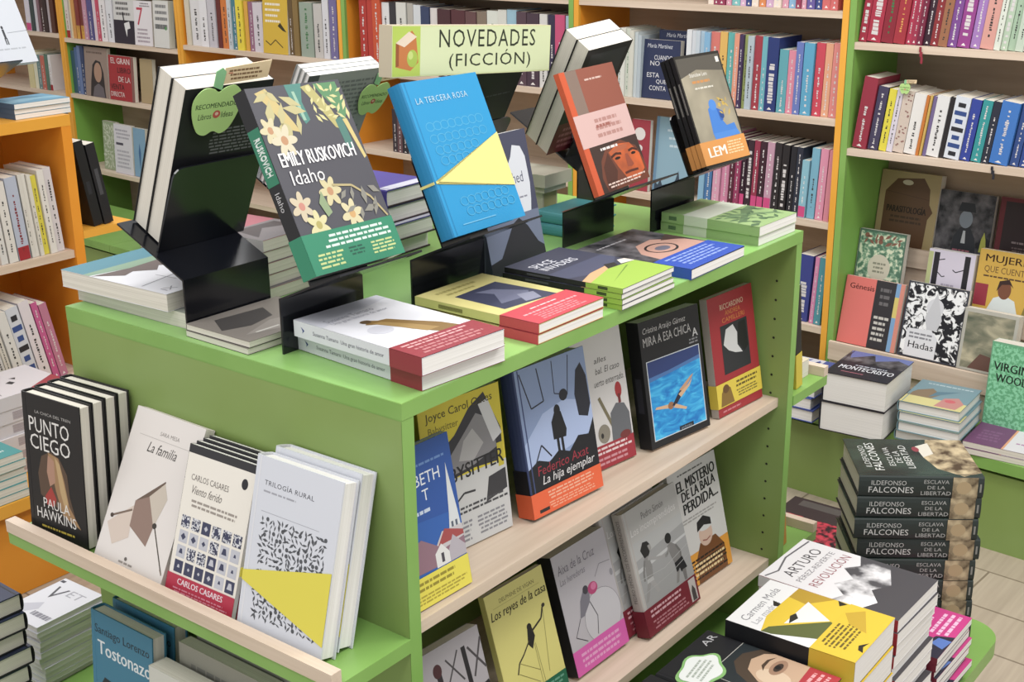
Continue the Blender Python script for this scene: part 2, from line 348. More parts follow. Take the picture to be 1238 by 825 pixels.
# ------------------------------------------------------------------ the green display table (long axis x, its near end panel on x = 0)
g = root('display_table', 'bright green display table with oak side shelves in the middle of the shop', 'display table')
L, W = 1.10, .70
m = MB(); m.box(0, 0, -.022, L, W, 0, '@edge_green'); m.face([(0.0015, .0015, .0002), (L - .0015, .0015, .0002), (L - .0015, W - .0015, .0002), (.0015, W - .0015, .0002)], '@lit_top_green'); m.build('top_board', g)
def hole(m, x, y, z, nx):
    pts = [(x, y + .0026 * math.cos(a * math.tau / 8), z + .0026 * math.sin(a * math.tau / 8)) for a in range(8)]
    m.face(pts if nx > 0 else list(reversed(pts)), '1d2016')
for xa, xb, out, inn in ((0, .022, 0, .022), (L - .022, L, L, L - .022)):
    m = MB(); m.box(xa, .0008, -.98, xb, W - .0008, -.0221, '@edge_green')
    xo = xa - .0004 if xa == 0 else xb + .0004; xi = xb + .0004 if xa == 0 else xa - .0004
    for xx, s in ((xo, -1 if xa == 0 else 1), (xi, 1 if xa == 0 else -1)):
        p = [(xx, .0015, -.98), (xx, W - .0015, -.98), (xx, W - .0015, -.0235), (xx, .0015, -.0235)]
        m.face(p if s > 0 else list(reversed(p)), '@panel_green')
    s = 1 if xa == 0 else -1
    for yy in (.037, .27, W - .27, W - .037):
        for k in range(22): hole(m, xi + s * .0004, yy, -.098 - k * .0375, s)
    m.build('end_panel', g)
m = MB(); m.box(.022, .345, -.98, L - .022, .355, -.022, '@panel_green'); m.build('centre_panel', g)
for ya, yb in ((.02, .345), (.355, W - .02)):
    for z in (-.330, -.677):
        m = MB(); m.box(.0228, ya, z - .018, L - .0228, yb, z, '@oak'); m.build('shelf', g)
for sx in (-1, 1):      # end shelves with their oak lips
    for z in (-.329, -.677):
        x0, x1 = (-.142, -.0006) if sx < 0 else (L + .0006, L + .15)
        m = MB(); m.box(x0, -.001, z - .020, x1, W + .006, z, '@edge_green'); o = m.build('end_shelf', g)
        m = MB(); xl = (-.144, -.127) if sx < 0 else (L + .134, L + .152)
        m.box(xl[0], -.001, z + .0003, xl[1], W + .006, z + .020, '@oak_y'); m.build('lip', o)
# low deck with rounded corners
pts = []; x0, x1, y0, y1, rr = -.37, 1.365, -.375, 1.07, .07
for cx, cy, a0 in ((x1 - rr, y0 + rr, -90), (x1 - rr, y1 - rr, 0), (x0 + rr, y1 - rr, 90), (x0 + rr, y0 + rr, 180)):
    for k in range(9):
        a = R(a0 + k * 90 / 8); pts.append((cx + rr * math.cos(a), cy + rr * math.sin(a)))
m = MB(); m.prism(pts, (1, 0, 0), (0, 1, 0), (0, 0, 1), (0, 0, -.867), .033, '@edge_green'); m.build('low_deck', g)
m = MB(); m.box(-.30, -.30, FZ + .001, 1.29, 1.0, -.8672, '@panel_green'); m.build('plinth', g)

# ------------------------------------------------------------------ the orange display unit at the left
og = root('display_table', 'orange display table at the left edge with white paperbacks on its shelves', 'display table')
OX0, OX1, OY, OZ = -.12, 1.0, 2.15, .042
m = MB(); m.box(OX0, OY, OZ - .03, OX1, OY + .7, OZ, '@orange_edge'); m.build('top_board', og)
for xa in (OX0, OX1 - .03):
    m = MB(); m.box(xa, OY + .0005, FZ + .27, xa + .03, OY + .70, OZ - .0302, '@orange_paint'); m.build('end_panel', og)
m = MB(); m.box(OX0 + .03, OY + .31, FZ + .27, OX1 - .03, OY + .32, OZ - .03, '@orange_paint'); m.build('centre_panel', og)
for z in (-.337, -.70):
    m = MB(); m.box(OX0 + .0305, OY + .008, z - .022, OX1 - .0305, OY + .31, z, '@oak'); m.build('shelf', og)
m = MB(); m.box(OX1 + .0006, OY + .0, -.31, OX1 + .17, OY + .7, -.288, '@orange_edge'); m.build('end_shelf', og)
m = MB(); m.box(OX0 - .3, OY - .36, FZ + .237, OX1 + .3, OY + 1.0, FZ + .27, '@orange_edge'); m.build('low_deck', og)
m = MB(); m.box(OX0 - .27, OY - .33, FZ + .001, OX1 + .27, OY + .97, FZ + .237, '@orange_paint'); m.build('plinth', og)

# ------------------------------------------------------------------ rows of spines
CN = {}
def row_book(pre, M, bw, h, d, c, style, rn):
    """one upright book seen from its spine: x across the spine, y into the shelf, z up"""
    r = root('shelved_book', pre[0], 'book', M, pre[1])
    m = MB(); ct = .0007
    m.box(0, .0, 0, bw, ct, h, c); m.box(0, ct, 0, ct, d, h, c); m.box(bw - ct, ct, 0, bw, d, h, c)
    it = []
    lc = {'w': 'dcd6d6', 'k': '3a3838', 'g': '3f7a4a', 'o': 'e0a050', 'm': 'ece8e6', 'p': '9a6f68', 'b': '35508e', 'r': '8a2c30', 'y': '8a2c30'}.get(style[:1], '')
    if style[:1] == 'm': it.append(('r', 0.02, 0.01, .98, .2, 'd64a86'))
    if style[:1] == 'r': it.append(('r', 0.02, 0.0, .98, .16, 'a8242e'))
    if style[:1] == 'y': it.append(('r', 0.02, 0.0, .98, .3, 'd8a23a'))
    if style[:1] == 'b':
        for k in range(7): it.append(('r', .1 if k % 2 else .25, .05 + k * .13, .9 if k % 2 else .75, .12 + k * .13, '35508e' if k % 3 else '2c2c34'))
    if style[:1] == 'p':
        for k in range(24): it.append(('e', rn.uniform(.15, .85), rn.uniform(.05, .95), .09, .012, '9a6f68'))
    if lc and style[:1] not in 'bp':
        big = style.endswith('2'); xa, xb = (.25, .75) if big else (.38, .62)
        y = rn.uniform(.08, .16) if style[:1] != 'm' else .25
        ym = rn.uniform(.55, .9)
        while y < ym:       # dashes of spine lettering
            l_ = rn.uniform(.02, .055) if big else rn.uniform(.012, .035)
            it.append(('r', xa + rn.uniform(0, .08), y, xb - rn.uniform(0, .08), y + l_, lc)); y += l_ + rn.choice([.008, .008, .012, .05])
        if style[:1] == 'w': it.append(('p', [(.3, .025), (.7, .025), (.5, .06)], 'efe9e6'))
    canvas(m, it, (0, 0, 0), (1, 0, 0), (0, 0, 1), bw, h)
    m.build('cover', r)
    p = MB(); p.box(ct, ct, .0008, bw - ct, d - .001, h - .0015, '@pages_row'); p.build('pages', r)
    return r
def cname(c):
    r_, g_, b_ = (int(c[i:i + 2], 16) for i in (0, 2, 4)); mx, mn = max(r_, g_, b_), min(r_, g_, b_); d_ = mx - mn; v = mx / 255; s = d_ / mx if mx else 0
    if s < .14: return 'white' if v > .84 else 'light grey' if v > .7 else 'grey' if v > .42 else 'black'
    if mx == r_: hu = ((g_ - b_) / d_) % 6
    elif mx == g_: hu = (b_ - r_) / d_ + 2
    else: hu = (r_ - g_) / d_ + 4
    hu *= 60; pre = 'dark ' if v < .42 else 'pale ' if s < .3 and v > .7 else ''
    n = 'red' if hu < 14 or hu > 345 else 'orange' if hu < 35 else 'yellow' if hu < 65 else 'green' if hu < 160 else 'teal' if hu < 195 else 'blue' if hu < 245 else 'purple' if hu < 292 else 'pink'
    if n in ('red', 'pink') and s < .5 and v > .75: n = 'pink'; pre = pre and 'pale '
    if n == 'orange' and v < .62: n = 'brown'; pre = ''
    if n == 'orange' and s < .4: n = 'cream'; pre = ''
    return pre + n
def shelf_row(items, z, frame, where, start, group, lean=0.0, d0=.018, seed=1, depth=.14, gap=0.0):
    rn = random.Random(seed); n = len(items)
    for k, it in enumerate(items):
        x, bw, h, c, st = it[:5]; ln = it[5] if len(it) > 5 else lean
        fromr = k >= n / 2; o = ORD[n - 1 - k] if fromr else ORD[k]
        lab = f'{cname(c)} book spine, {o} from the {start[1] if fromr else start[0]} {where}'
        M = frame @ Matrix.Translation((x, d0 + rn.uniform(-.004, .006), z + .0004)) @ Matrix.Rotation(R(ln), 4, 'Y')
        if ln > 0: M = frame @ Matrix.Translation((x, d0 + rn.uniform(-.004, .006), z + .0004 + bw * math.sin(R(ln)))) @ Matrix.Rotation(R(ln), 4, 'Y')
        row_book((lab, group), M, bw * (.95 if bw > .016 else .9) * (math.cos(R(ln))), h, depth + rn.uniform(-.01, .01), c, st, rn)
R1 = [(-0.677, 0.0245, 0.201, 'a8243f', 'w2'), (-0.652, 0.043, 0.202, 'b02a45', 'w2'), (-0.609, 0.0374, 0.203, '8f1f33', 'g1'), (-0.571, 0.0345, 0.2, 'a82c3a', 'o1'), (-0.537, 0.0171, 0.201, 'b83252', 'w1'), (-0.52, 0.017, 0.202, 'a52d4d', 'w1'), (-0.503, 0.0169, 0.198, '7a2140', 'w1'), (-0.486, 0.0216, 0.199, '3a2030', 'w1'), (-0.464, 0.0238, 0.2, '8e2a30', 'w1'), (-0.44, 0.026, 0.201, 'a06a4a', 'k1'), (-0.415, 0.0269, 0.202, '7f4a96', 'w1'), (-0.388, 0.0358, 0.203, '9a3f8f', 'w2'), (-0.352, 0.0274, 0.2, 'a77cc0', 'w1'), (-0.324, 0.0384, 0.201, 'dc9f94', 'k1'), (-0.286, 0.0168, 0.202, 'dde2d6', 'k1'), (-0.269, 0.0189, 0.203, 'b9cdb4', 'w2'), (-0.25, 0.0221, 0.203, 'a9c3a8', 'k1'), (-0.228, 0.0219, 0.204, 'c4d2c0', 'k1'), (-0.206, 0.0282, 0.205, 'd8d4cc', 'k1')]
shelf_row(R1, 0.197, WM, 'on the right bookcase upper row', ('orange divider', 'picture edge'), 'paperbacks on the upper row of the right bookcase', 6, seed=3)
R2 = [(-0.671, 0.0445, 0.206, '9c2c42', 'w1'), (-0.625, 0.0323, 0.183, '46405e', 'w1'), (-0.591, 0.023, 0.178, 'e6d832', 'k1'), (-0.568, 0.0185, 0.177, 'ded6e2', 'k1'), (-0.549, 0.034, 0.176, 'd8c6b8', 'p1'), (-0.514, 0.0373, 0.171, 'ece8e4', 'k1'), (-0.477, 0.0086, 0.171, 'd07a2c', ''), (-0.468, 0.0069, 0.171, 'd8b45a', ''), (-0.46, 0.0115, 0.169, '7a6a9a', ''), (-0.448, 0.0372, 0.171, 'e8e6e6', 'k1'), (-0.411, 0.0164, 0.171, '2a262a', ''), (-0.394, 0.0452, 0.173, 'dde2ec', 'b1'), (-0.349, 0.0294, 0.17, '3446a0', 'w1'), (-0.318, 0.0291, 0.17, '2f9a9c', 'w1'), (-0.288, 0.0219, 0.17, '2c3040', 'w1'), (-0.265, 0.0522, 0.17, '3e7ac8', 'w1'), (-0.212, 0.0246, 0.171, '34508e', 'w1'), (-0.186, 0.0222, 0.17, '2f4a92', 'w1')]
shelf_row(R2, -0.106, WM, 'on the right bookcase second row', ('green side board', 'picture edge'), 'paperbacks on the second row of the right bookcase', 7, seed=4)
M0 = [(-1.188, 0.0204, 0.207, 'f0e0d0', 'w1'), (-1.167, 0.0186, 0.207, '9a3a5a', 'w1'), (-1.147, 0.0236, 0.207, '9a3a5a', 'w1'), (-1.122, 0.0174, 0.207, 'e0a0b4', 'w1'), (-1.104, 0.0296, 0.207, '7ac0c0', 'w1'), (-1.073, 0.0199, 0.207, 'd8b0d0', 'w1'), (-1.052, 0.0188, 0.207, '3a4a8a', 'w1'), (-1.032, 0.0227, 0.207, 'f0e0d0', 'w1'), (-1.008, 0.0226, 0.207, 'e08a50', 'w1'), (-0.984, 0.0278, 0.207, 'd8b0d0', 'w1'), (-0.955, 0.0244, 0.207, 'f0e0d0', 'w1'), (-0.93, 0.0208, 0.207, 'e0a0b4', 'w1'), (-0.908, 0.0245, 0.207, '8cb8dc', 'w1'), (-0.882, 0.0174, 0.207, '9a3a5a', 'w1'), (-0.864, 0.0157, 0.207, 'e0a0b4', 'w1'), (-0.847, 0.0261, 0.207, '6a5aa0', 'w1'), (-0.82, 0.0212, 0.207, '3a4a8a', 'w1'), (-0.798, 0.0269, 0.207, 'd86a6a', 'w1'), (-0.77, 0.024, 0.207, 'd86a6a', 'w1')]
shelf_row(M0, 0.28, WM, 'on the orange bookcase top row', ('left end', 'orange divider'), 'books on the top row of the orange bookcase', 1, seed=5)
M1 = [(-1.531, 0.0137, 0.219, 'd9e0dc', 'k1'), (-1.518, 0.017, 0.22, 'e2e2da', ''), (-1.501, 0.0169, 0.218, 'd6dccf', 'g1'), (-1.484, 0.0168, 0.214, 'd9d8cc', ''), (-1.467, 0.0134, 0.209, 'c8d2d6', ''), (-1.454, 0.015, 0.2, 'b8c4cc', ''), (-1.265, 0.0189, 0.227, 'e4e6ea', ''), (-1.246, 0.0157, 0.225, 'd8dde4', ''), (-1.23, 0.0156, 0.226, 'c9d4de', ''), (-1.215, 0.0155, 0.225, 'b5cfe2', ''), (-1.199, 0.0216, 0.223, '86b8dc', 'w1'), (-1.178, 0.0337, 0.225, 'de7a70', 'w1'), (-1.144, 0.0273, 0.227, 'e6b85e', 'k1'), (-1.116, 0.0271, 0.226, '5fb4b0', 'w1'), (-1.089, 0.0179, 0.225, 'e89a7e', 'w1'), (-1.071, 0.0149, 0.223, '46345c', 'w1'), (-1.057, 0.0148, 0.222, 'a8b46a', 'k1'), (-1.042, 0.0221, 0.22, 'b4c2cc', 'k1'), (-1.02, 0.0278, 0.222, 'a63a48', 'w1'), (-0.992, 0.0189, 0.221, '6fb4c0', 'w1'), (-0.973, 0.0402, 0.22, '283a78', 'w2'), (-0.931, 0.0312, 0.187, '5fa8b4', 'w1'), (-0.9, 0.0253, 0.186, 'e08aa0', 'w1'), (-0.875, 0.0237, 0.212, '6a7cc0', 'w1'), (-0.85, 0.0346, 0.211, '5aa8cc', 'w1'), (-0.814, 0.0301, 0.213, 'd24458', 'w1'), (-0.784, 0.0244, 0.213, 'eaa884', 'w1'), (-0.759, 0.0255, 0.215, 'e88e8a', 'w1')]
shelf_row(M1, -0.027, WM, 'on the orange bookcase middle row', ('left end', 'orange divider'), 'books on the middle row of the orange bookcase', 1.5, seed=6)
M2 = [(-1.199, 0.0206, 0.235, '8ab8d4', ''), (-1.178, 0.0261, 0.232, '4a7cb0', 'w1'), (-1.148, 0.0265, 0.23, 'e0a2bc', 'w1'), (-1.12, 0.0294, 0.229, 'dc8cae', 'w1'), (-1.088, 0.0184, 0.221, '5a2438', 'w1'), (-1.07, 0.0198, 0.218, 'a03e66', 'w1'), (-1.05, 0.0167, 0.215, '362030', 'm1'), (-1.032, 0.0226, 0.215, '3a2834', 'w2'), (-1.007, 0.0209, 0.216, '9c3450', 'm1'), (-0.984, 0.0223, 0.216, '3e2230', 'm1'), (-0.96, 0.025, 0.216, 'c89ab0', 'm1'), (-0.935, 0.0249, 0.217, '2e2a2e', 'w1'), (-0.906, 0.0246, 0.215, '272428', 'w2'), (-0.878, 0.0201, 0.213, '23242c', 'w1'), (-0.856, 0.02, 0.213, '2a3040', 'w1'), (-0.835, 0.0241, 0.176, '8cc0d2', 'm1'), (-0.808, 0.0267, 0.215, '7ab4cc', 'k1'), (-0.779, 0.0264, 0.216, 'e494b0', 'w1'), (-0.749, 0.018, 0.216, 'de8c9c', '')]
shelf_row(M2, -0.336, WM, 'on the orange bookcase third row', ('left end', 'orange divider'), 'books on the third row of the orange bookcase', 2.5, seed=7)
M3 = [(-0.833, 0.0493, 0.213, '3c4590', 'w2'), (-0.778, 0.0158, 0.213, 'dc8ab4', 'w1'), (-0.761, 0.0242, 0.214, '4e9aa8', 'w1')]
shelf_row(M3, -0.665, WM, 'on the orange bookcase lowest row', ('left end', 'orange divider'), 'books on the lowest row of the orange bookcase', 3, seed=8)
B3 = [(-2.776, 0.0427, 0.278, 'b8352e', 'w1'), (-2.733, 0.0329, 0.278, 'c03c30', ''), (-2.7, 0.0466, 0.278, 'd0532e', 'w1'), (-2.654, 0.0414, 0.256, 'e4e4e6', 'k1'), (-2.612, 0.0455, 0.258, '3c3a40', ''), (-2.567, 0.054, 0.26, 'dcdcd6', 'k1'), (-2.508, 0.0311, 0.259, 'b8b4ac', ''), (-2.477, 0.0396, 0.254, 'd8dde2', 'k1'), (-2.438, 0.0436, 0.25, '3a4668', 'w1'), (-2.394, 0.0431, 0.246, 'e2dcda', 'k1'), (-2.351, 0.068, 0.245, '4e2e34', 'w1'), (-2.283, 0.0709, 0.245, '5a3238', 'w1'), (-2.212, 0.0533, 0.242, '6a4a4c', ''), (-2.159, 0.0486, 0.244, '8a7a6a', ''), (-2.11, 0.0559, 0.249, 'dfe3da', 'g1'), (-2.054, 0.0394, 0.254, 'dcdcd4', 'k1'), (-2.015, 0.0467, 0.256, '9cc2d6', 'w1'), (-1.968, 0.0462, 0.252, '5a4450', 'w1'), (-1.922, 0.0569, 0.249, '4c3a48', 'w1'), (-1.865, 0.0337, 0.248, 'dcdad8', 'k1'), (-1.831, 0.0371, 0.247, '3a3450', 'w1'), (-1.794, 0.044, 0.249, 'd0527e', 'w1'), (-1.75, 0.0182, 0.247, 'b4cce0', '')]
shelf_row(B3, -0.027, WM, 'in the row behind the sign', ('left end', 'right end'), 'books on the row behind the sign', 0.0, seed=9)
B3b = [(-2.616, 0.0279, 0.166, '3a3038', 'w1'), (-2.588, 0.0277, 0.162, '6a4a50', 'w1'), (-2.56, 0.0321, 0.158, '2a2830', 'w1'), (-2.528, 0.0318, 0.158, '8a8a8c', 'w1'), (-2.496, 0.0361, 0.155, '3a3844', 'w1'), (-2.46, 0.0358, 0.155, '5a4650', 'w1')]
shelf_row(B3b, -0.336, WM, 'seen between floral and blue covers', ('left end', 'right end'), 'dark books seen between the floral and blue covers', 0.0, seed=10)
B2 = [(-3.919, 0.0339, 0.219, 'd8d0bc', ''), (-3.882, 0.0761, 0.215, 'e2e0e2', 'k1'), (-3.806, 0.054, 0.218, 'e8e6ea', 'k1'), (-3.749, 0.0563, 0.221, 'c8c4cc', 'k1'), (-3.69, 0.0293, 0.223, '6a2a28', ''), (-3.661, 0.0465, 0.218, 'd87a32', 'k1'), (-3.611, 0.026, 0.216, 'c4ccd2', 'k1'), (-3.585, 0.0344, 0.214, '4a8090', 'w1'), (-3.551, 0.0482, 0.209, 'ead42a', 'k1'), (-3.5, 0.0253, 0.205, 'e0a83a', ''), (-3.472, 0.0335, 0.203, '9a6a84', 'w1'), (-3.435, 0.0635, 0.202, 'd4ccd4', 'k1'), (-3.208, 0.0289, 0.226, '6a5434', 'w1'), (-3.176, 0.0339, 0.228, '8a7040', ''), (-3.137, 0.0823, 0.215, '9aa89a', 'g1'), (-3.052, 0.0531, 0.212, 'c8c4c0', 'k1'), (-2.997, 0.0375, 0.249, 'dcdce2', 'k1'), (-2.957, 0.047, 0.232, '7a72a4', 'w1')]
shelf_row(B2, -0.004, WM, 'above the black back cover', ('left end', 'right end'), 'books on the row above the black back cover', 0.0, seed=11)
B1 = [(-4.921, 0.034, 0.222, 'e0d6d2', 'r1'), (-4.879, 0.0225, 0.216, 'e8d8b0', ''), (-4.857, 0.0299, 0.217, 'd89a50', ''), (-4.823, 0.0297, 0.211, '8a3a34', 'y1'), (-4.793, 0.0295, 0.213, '7a3c34', 'y1'), (-4.757, 0.0366, 0.208, 'c890a8', 'w1'), (-4.716, 0.0435, 0.206, '5a548c', 'w1'), (-4.669, 0.0288, 0.204, 'e2d0d8', ''), (-4.64, 0.0322, 0.206, 'cc4a66', 'w1'), (-4.605, 0.0497, 0.205, 'eee8ea', 'k1'), (-4.551, 0.0526, 0.208, 'e4e4ea', 'k1')]
shelf_row(B1, -0.028, WM, 'in the upper left green bookcase', ('left end', 'right end'), 'books on the upper row of the left green bookcase', 0.0, seed=12)
B0 = [(-5.298, 0.0489, 0.193, 'ded8e6', 'm1'), (-5.249, 0.0323, 0.187, '3c4a4a', ''), (-5.217, 0.0321, 0.188, 'd8d4dc', ''), (-5.185, 0.024, 0.181, '8a6a74', ''), (-5.161, 0.0397, 0.182, '4a3030', 'w1'), (-5.121, 0.0316, 0.183, '3a2828', ''), (-5.089, 0.0236, 0.184, 'c0b4b8', ''), (-5.066, 0.039, 0.177, '5a3222', '')]
shelf_row(B0, -0.013, WM, 'in the far left upper row', ('left end', 'right end'), 'books on the upper row at the far left', 0.0, seed=13)
B0b = [(-5.337, 0.0496, 0.188, 'd8cc9a', ''), (-5.287, 0.041, 0.182, 'e6e2c8', ''), (-5.246, 0.0407, 0.172, '6a8a8a', 'w1'), (-5.205, 0.0404, 0.171, 'c86a5a', 'w1'), (-5.165, 0.0241, 0.181, '5a7a6a', ''), (-5.141, 0.024, 0.178, 'e8e4e4', 'r1')]
shelf_row(B0b, -0.305, WM, 'in the far left second row', ('left end', 'right end'), 'books on the second row at the far left', 0.0, seed=14)
B1b = [(-4.92, 0.0382, 0.208, '2e5a6a', ''), (-4.882, 0.0304, 0.227, '4a6a9a', 'w1'), (-4.852, 0.0302, 0.237, '6a7fae', ''), (-4.821, 0.03, 0.238, '34446a', 'w1')]
shelf_row(B1b, -0.3, WM, 'beside the brown portrait cover', ('yellow side edge', 'portrait cover'), 'blue books beside the portrait cover', 0.0, seed=15)
# the orange unit's two rows
OF = Matrix.Identity(4)
O1 = [(0.752, 0.0209, .215, 'dcd8d2', 'k1'), (0.776, 0.0275, .225, 'e2dcd4', 'k1'), (0.807, 0.0371, .232, 'b9bfd0', 'r1'), (0.848, 0.0125, .235, 'dcd6cc', 'k1'), (0.861, 0.0113, .235, 'e4ded4', ''), (0.873, 0.0114, .232, 'ded8cc', 'k1'), (0.887, 0.0179, .225, 'e2d23a', 'k1'), (0.906, 0.0206, .238, 'e6e0d8', 'k1'), (0.929, 0.024, .24, 'dcd4d6', 'k1')]
shelf_row(O1, -.337, OF, 'on the orange table upper shelf', ('left edge', 'end board'), 'paperbacks on the upper shelf of the orange table', -4.0, 2.172, 21, .15)
O2 = [(0.690, 0.022, .21, '5fa8a6', 'w1'), (0.715, 0.02, .22, 'd2cfc8', 'k1'), (0.737, 0.018, .22, 'd8d2c4', 'k1'), (0.757, 0.03, .235, 'dcdad4', 'k1'), (0.789, 0.04, .24, 'd2d6de', 'b1'), (0.831, 0.034, .25, 'e2dadf', 'k1'), (0.867, 0.02, .24, 'c85a92', 'w1'), (0.889, 0.026, .23, 'c07a96', 'w1')]
shelf_row(O2, -.70, OF, 'on the orange table lower shelf', ('left edge', 'end board'), 'paperbacks leaning on the lower shelf of the orange table', -11.0, 2.172, 22, .15)
# ------------------------------------------------------------------ covers turned outwards on the wall
PW = -93.44
def wbook(label, lx, d, z, w, h, t, th, cover, **kw):
    return book(label, pose(WM @ Vector((lx, d, z + .0004)), PW, th), w, h, t, cover, **kw)
CW = 'covers turned outwards on the back wall'
wbook('navy cover with white capitals standing among the pastel spines behind the table', -1.437, .05, -.027, .142, .187, .022, 3, '2b3558', art=[('T', 'María Martínez', .1, .86, .78, .93, 'd8dae2', {'i': .2}), ('T', 'CUANDO', .3, .66, .8, .74, 'e6e6ea'), ('T', 'NO P', .2, .56, .6, .64, 'e6e6ea'), ('T', 'ESTA', .12, .36, .46, .44, 'e6e6ea'), ('T', 'QUE', .38, .25, .66, .33, 'e6e6ea'), ('T', 'CONTA', .2, .14, .66, .22, 'e6e6ea')])
wbook('second navy cover peeping out above the first navy cover with white capitals', -1.405, .085, -.027, .142, .215, .02, 3, '2b3558', art=[('T', 'María Martínez', .2, .9, .88, .96, 'd8dae2', {'i': .2})])
wbook('light blue cover with a tiny dark skyline behind the red face cover', -1.395, .06, -.336, .15, .248, .02, 5, '8fb2c4', spine='5f88a6', art=[('r', 0, 0, .08, 1, '6f96b4'), ('q', .3, .80, .85, .86, 1, 'c8dae4'), ('q', .35, .70, .75, .76, 1, 'c8dae4'), ('q', .38, .60, .72, .66, 1, 'c8dae4'), ('p', [(.05, .02), (.05, .14), (.14, .1), (.2, .18), (.26, .1), (.4, .13), (.52, .1), (.6, .2), (.66, .32), (.7, .2), (.8, .1), (.95, .14), (.95, .02)], '3a4a5a')])
wbook('crimson cover with a white cup shape behind the red face cover', -1.478, .04, -.336, .075, .235, .016, 3, 'a83a48', art=[('e', .45, .8, .3, .09, 'e8e2de'), ('e', .45, .6, .18, .05, 'e8e2de'), ('r', .2, .2, .8, .3, 'd8a8a8')])
wbook('mustard yellow cover with white words in the row above the black back cover', -3.37, .03, -.004, .16, .226, .02, 3, 'd8b22c', art=[('q', .1, .84, .7, .92, 1, 'efe8d8'), ('q', .1, .74, .7, .82, 1, 'efe8d8'), ('q', .1, .64, .6, .72, 1, 'efe8d8'), ('q', .1, .54, .7, .62, 1, 'efe8d8'), ('p', [(.6, .5), (.7, .56), (.95, .4), (.8, .42)], '3a3420'), ('l', [(.1, .22), (.3, .15), (.5, .25), (.8, .12)], .03, '5a4a20')])
wbook('black and white cover with a small white figure on the upper left row', -4.495, .03, -.028, .17, .205, .015, 3, '2c2433', art=[('r', .0, .52, 1, 1, 'd8d6d4'), ('q', .1, .6, .85, .95, 3, '6a6868'), ('l', [(.45, .7), (.5, .5), (.72, .48)], .06, '26222a'), ('p', [(.5, .45), (.75, .5), (.8, .35), (.65, .32), (.62, .15), (.55, .3)], 'e8e6e6')])
wbook('white cover with a big red seven on the upper left row', -4.322, .028, -.028, .143, .2, .015, 3, 'e8e2e6', art=[('T', '7', .15, .45, .5, .85, 'c43a52'), ('q', .1, .05, .85, .4, 4, 'a89aa4'), ('q', .3, .86, .9, .97, 2, '8a8488')])
wbook('white cover with grey capitals beside the orange side edge', -4.148, .03, -.028, .118, .207, .03, 3, 'dcdad6', art=[('q', .08, .55, .92, .95, 3, '77787a'), ('q', .1, .35, .9, .55, 1, '55585a'), ('e', .8, .42, .07, .04, '5a9a5a')])
wbook('brown portrait cover of a dark-haired woman at the upper left', -4.79, .03, -.30, .20, .236, .02, 3, '9a857a', art=[('q', .1, .86, .8, .93, 1, '6a5850'), ('p', [(.2, .0), (.25, .3), (.35, .65), (.5, .75), (.7, .72), (.82, .5), (.86, .1), (.88, 0)], '2e2628'), ('e', .57, .5, .17, .2, 'b08a74'), ('p', [(.3, 0), (.38, .2), (.57, .28), (.78, .2), (.84, 0)], '6a6268')])
wbook('red cover with stacked black and white capitals at the upper left', -4.575, .028, -.30, .21, .21, .02, 3, 'a8262e', art=[('T', 'EL GRAN', .1, .82, .85, .95, 'efe2de', {'b': .02}), ('T', 'LIBRO', .35, .62, .88, .74, '3a1a1e', {'b': .02}), ('T', 'DE LA', .38, .42, .85, .54, 'efe2de', {'b': .02}), ('T', 'VENTA', .05, .24, .6, .36, '3a1a1e', {'b': .02}), ('T', 'DIRECTA', .05, .08, .6, .19, 'efe2de', {'b': .02}), ('r', .9, 0, 1, 1, '8a5a54')])
wbook('tan cover at the end of the row beside the red capitals cover', -4.345, .05, -.30, .10, .205, .02, 3, 'b09a72')
wbook('pale green patterned cover low behind the black back cover', -4.745, .06, -.665, .12, .24, .02, 3, '9aa886', art=[('leaf', .05, .05, .95, .95, 60, 'c8ceb8', '')])
wbook('white cover with thin print low behind the black back cover', -4.615, .04, -.665, .155, .24, .02, 3, 'dcd8e0', art=[('q', .08, .7, .9, .92, 3, 'a8a4b0'), ('r', .1, .58, .5, .63, '4a4858'), ('q', .08, .1, .9, .5, 5, 'b0acb8')])
wbook('blue cover low beside the white printed cover', -4.455, .045, -.665, .10, .235, .02, 3, '7fa6c4', art=[('p', [(.5, .1), (.6, .5), (.5, .7), (.4, .5)], '3a6a9a')])
# ---- stepped display at the right
DG = 'covers on the stepped display at the right'
wbook('tan cover with a brown label shape on the top display step', -.677, .245, -.43, .19, .225, .035, 8, 'b8a272', spine='8f7a50', art=[('p', [(.1, .0), (.1, .72), (.28, .9), (.72, .94), (.84, .8), (.86, .6), (.93, .5), (.86, .4), (.84, .0)], '6a4a30'), ('e', .46, .86, .09, .035, 'd8ccb0'), ('T', 'PARASITOLOGÍA', .16, .45, .82, .56, '2a1c14', {'b': .03}), ('q', .2, .3, .78, .42, 2, '4a3422'), ('l', [(.12, .72), (.84, .66)], .008, '54382a')])
wbook('blue-grey cover of a man in a dark hat on the top display step', -.487, .24, -.43, .168, .188, .02, 8, '4a5668', art=[('r', 0, 0, 1, 1, '@photo_dark'), ('p', [(.3, .0), (.34, .3), (.44, .45), (.62, .45), (.72, .3), (.78, 0)], '2c3038'), ('e', .52, .58, .12, .14, '8a94a0'), ('p', [(.36, .7), (.68, .7), (.64, .84), (.4, .84)], '22262e'), ('p', [(.48, .2), (.56, .2), (.54, .4), (.5, .4)], 'c8ccd0'), ('p', [(.82, .1), (.95, .1), (.92, .3), (.88, .42), (.84, .3)], 'b8bc4a'), ('q', .35, .06, .66, .11, 1, 'b06a78')])
wbook('dark red framed cover at the end of the top display step', -.305, .24, -.43, .16, .19, .02, 8, '6a1c26', art=[('r', .1, .06, .92, .94, '2c1a1e'), ('q', .3, .3, .75, .36, 1, '8a7a7a'), ('q', .3, .18, .75, .27, 2, '6a5a5a')])
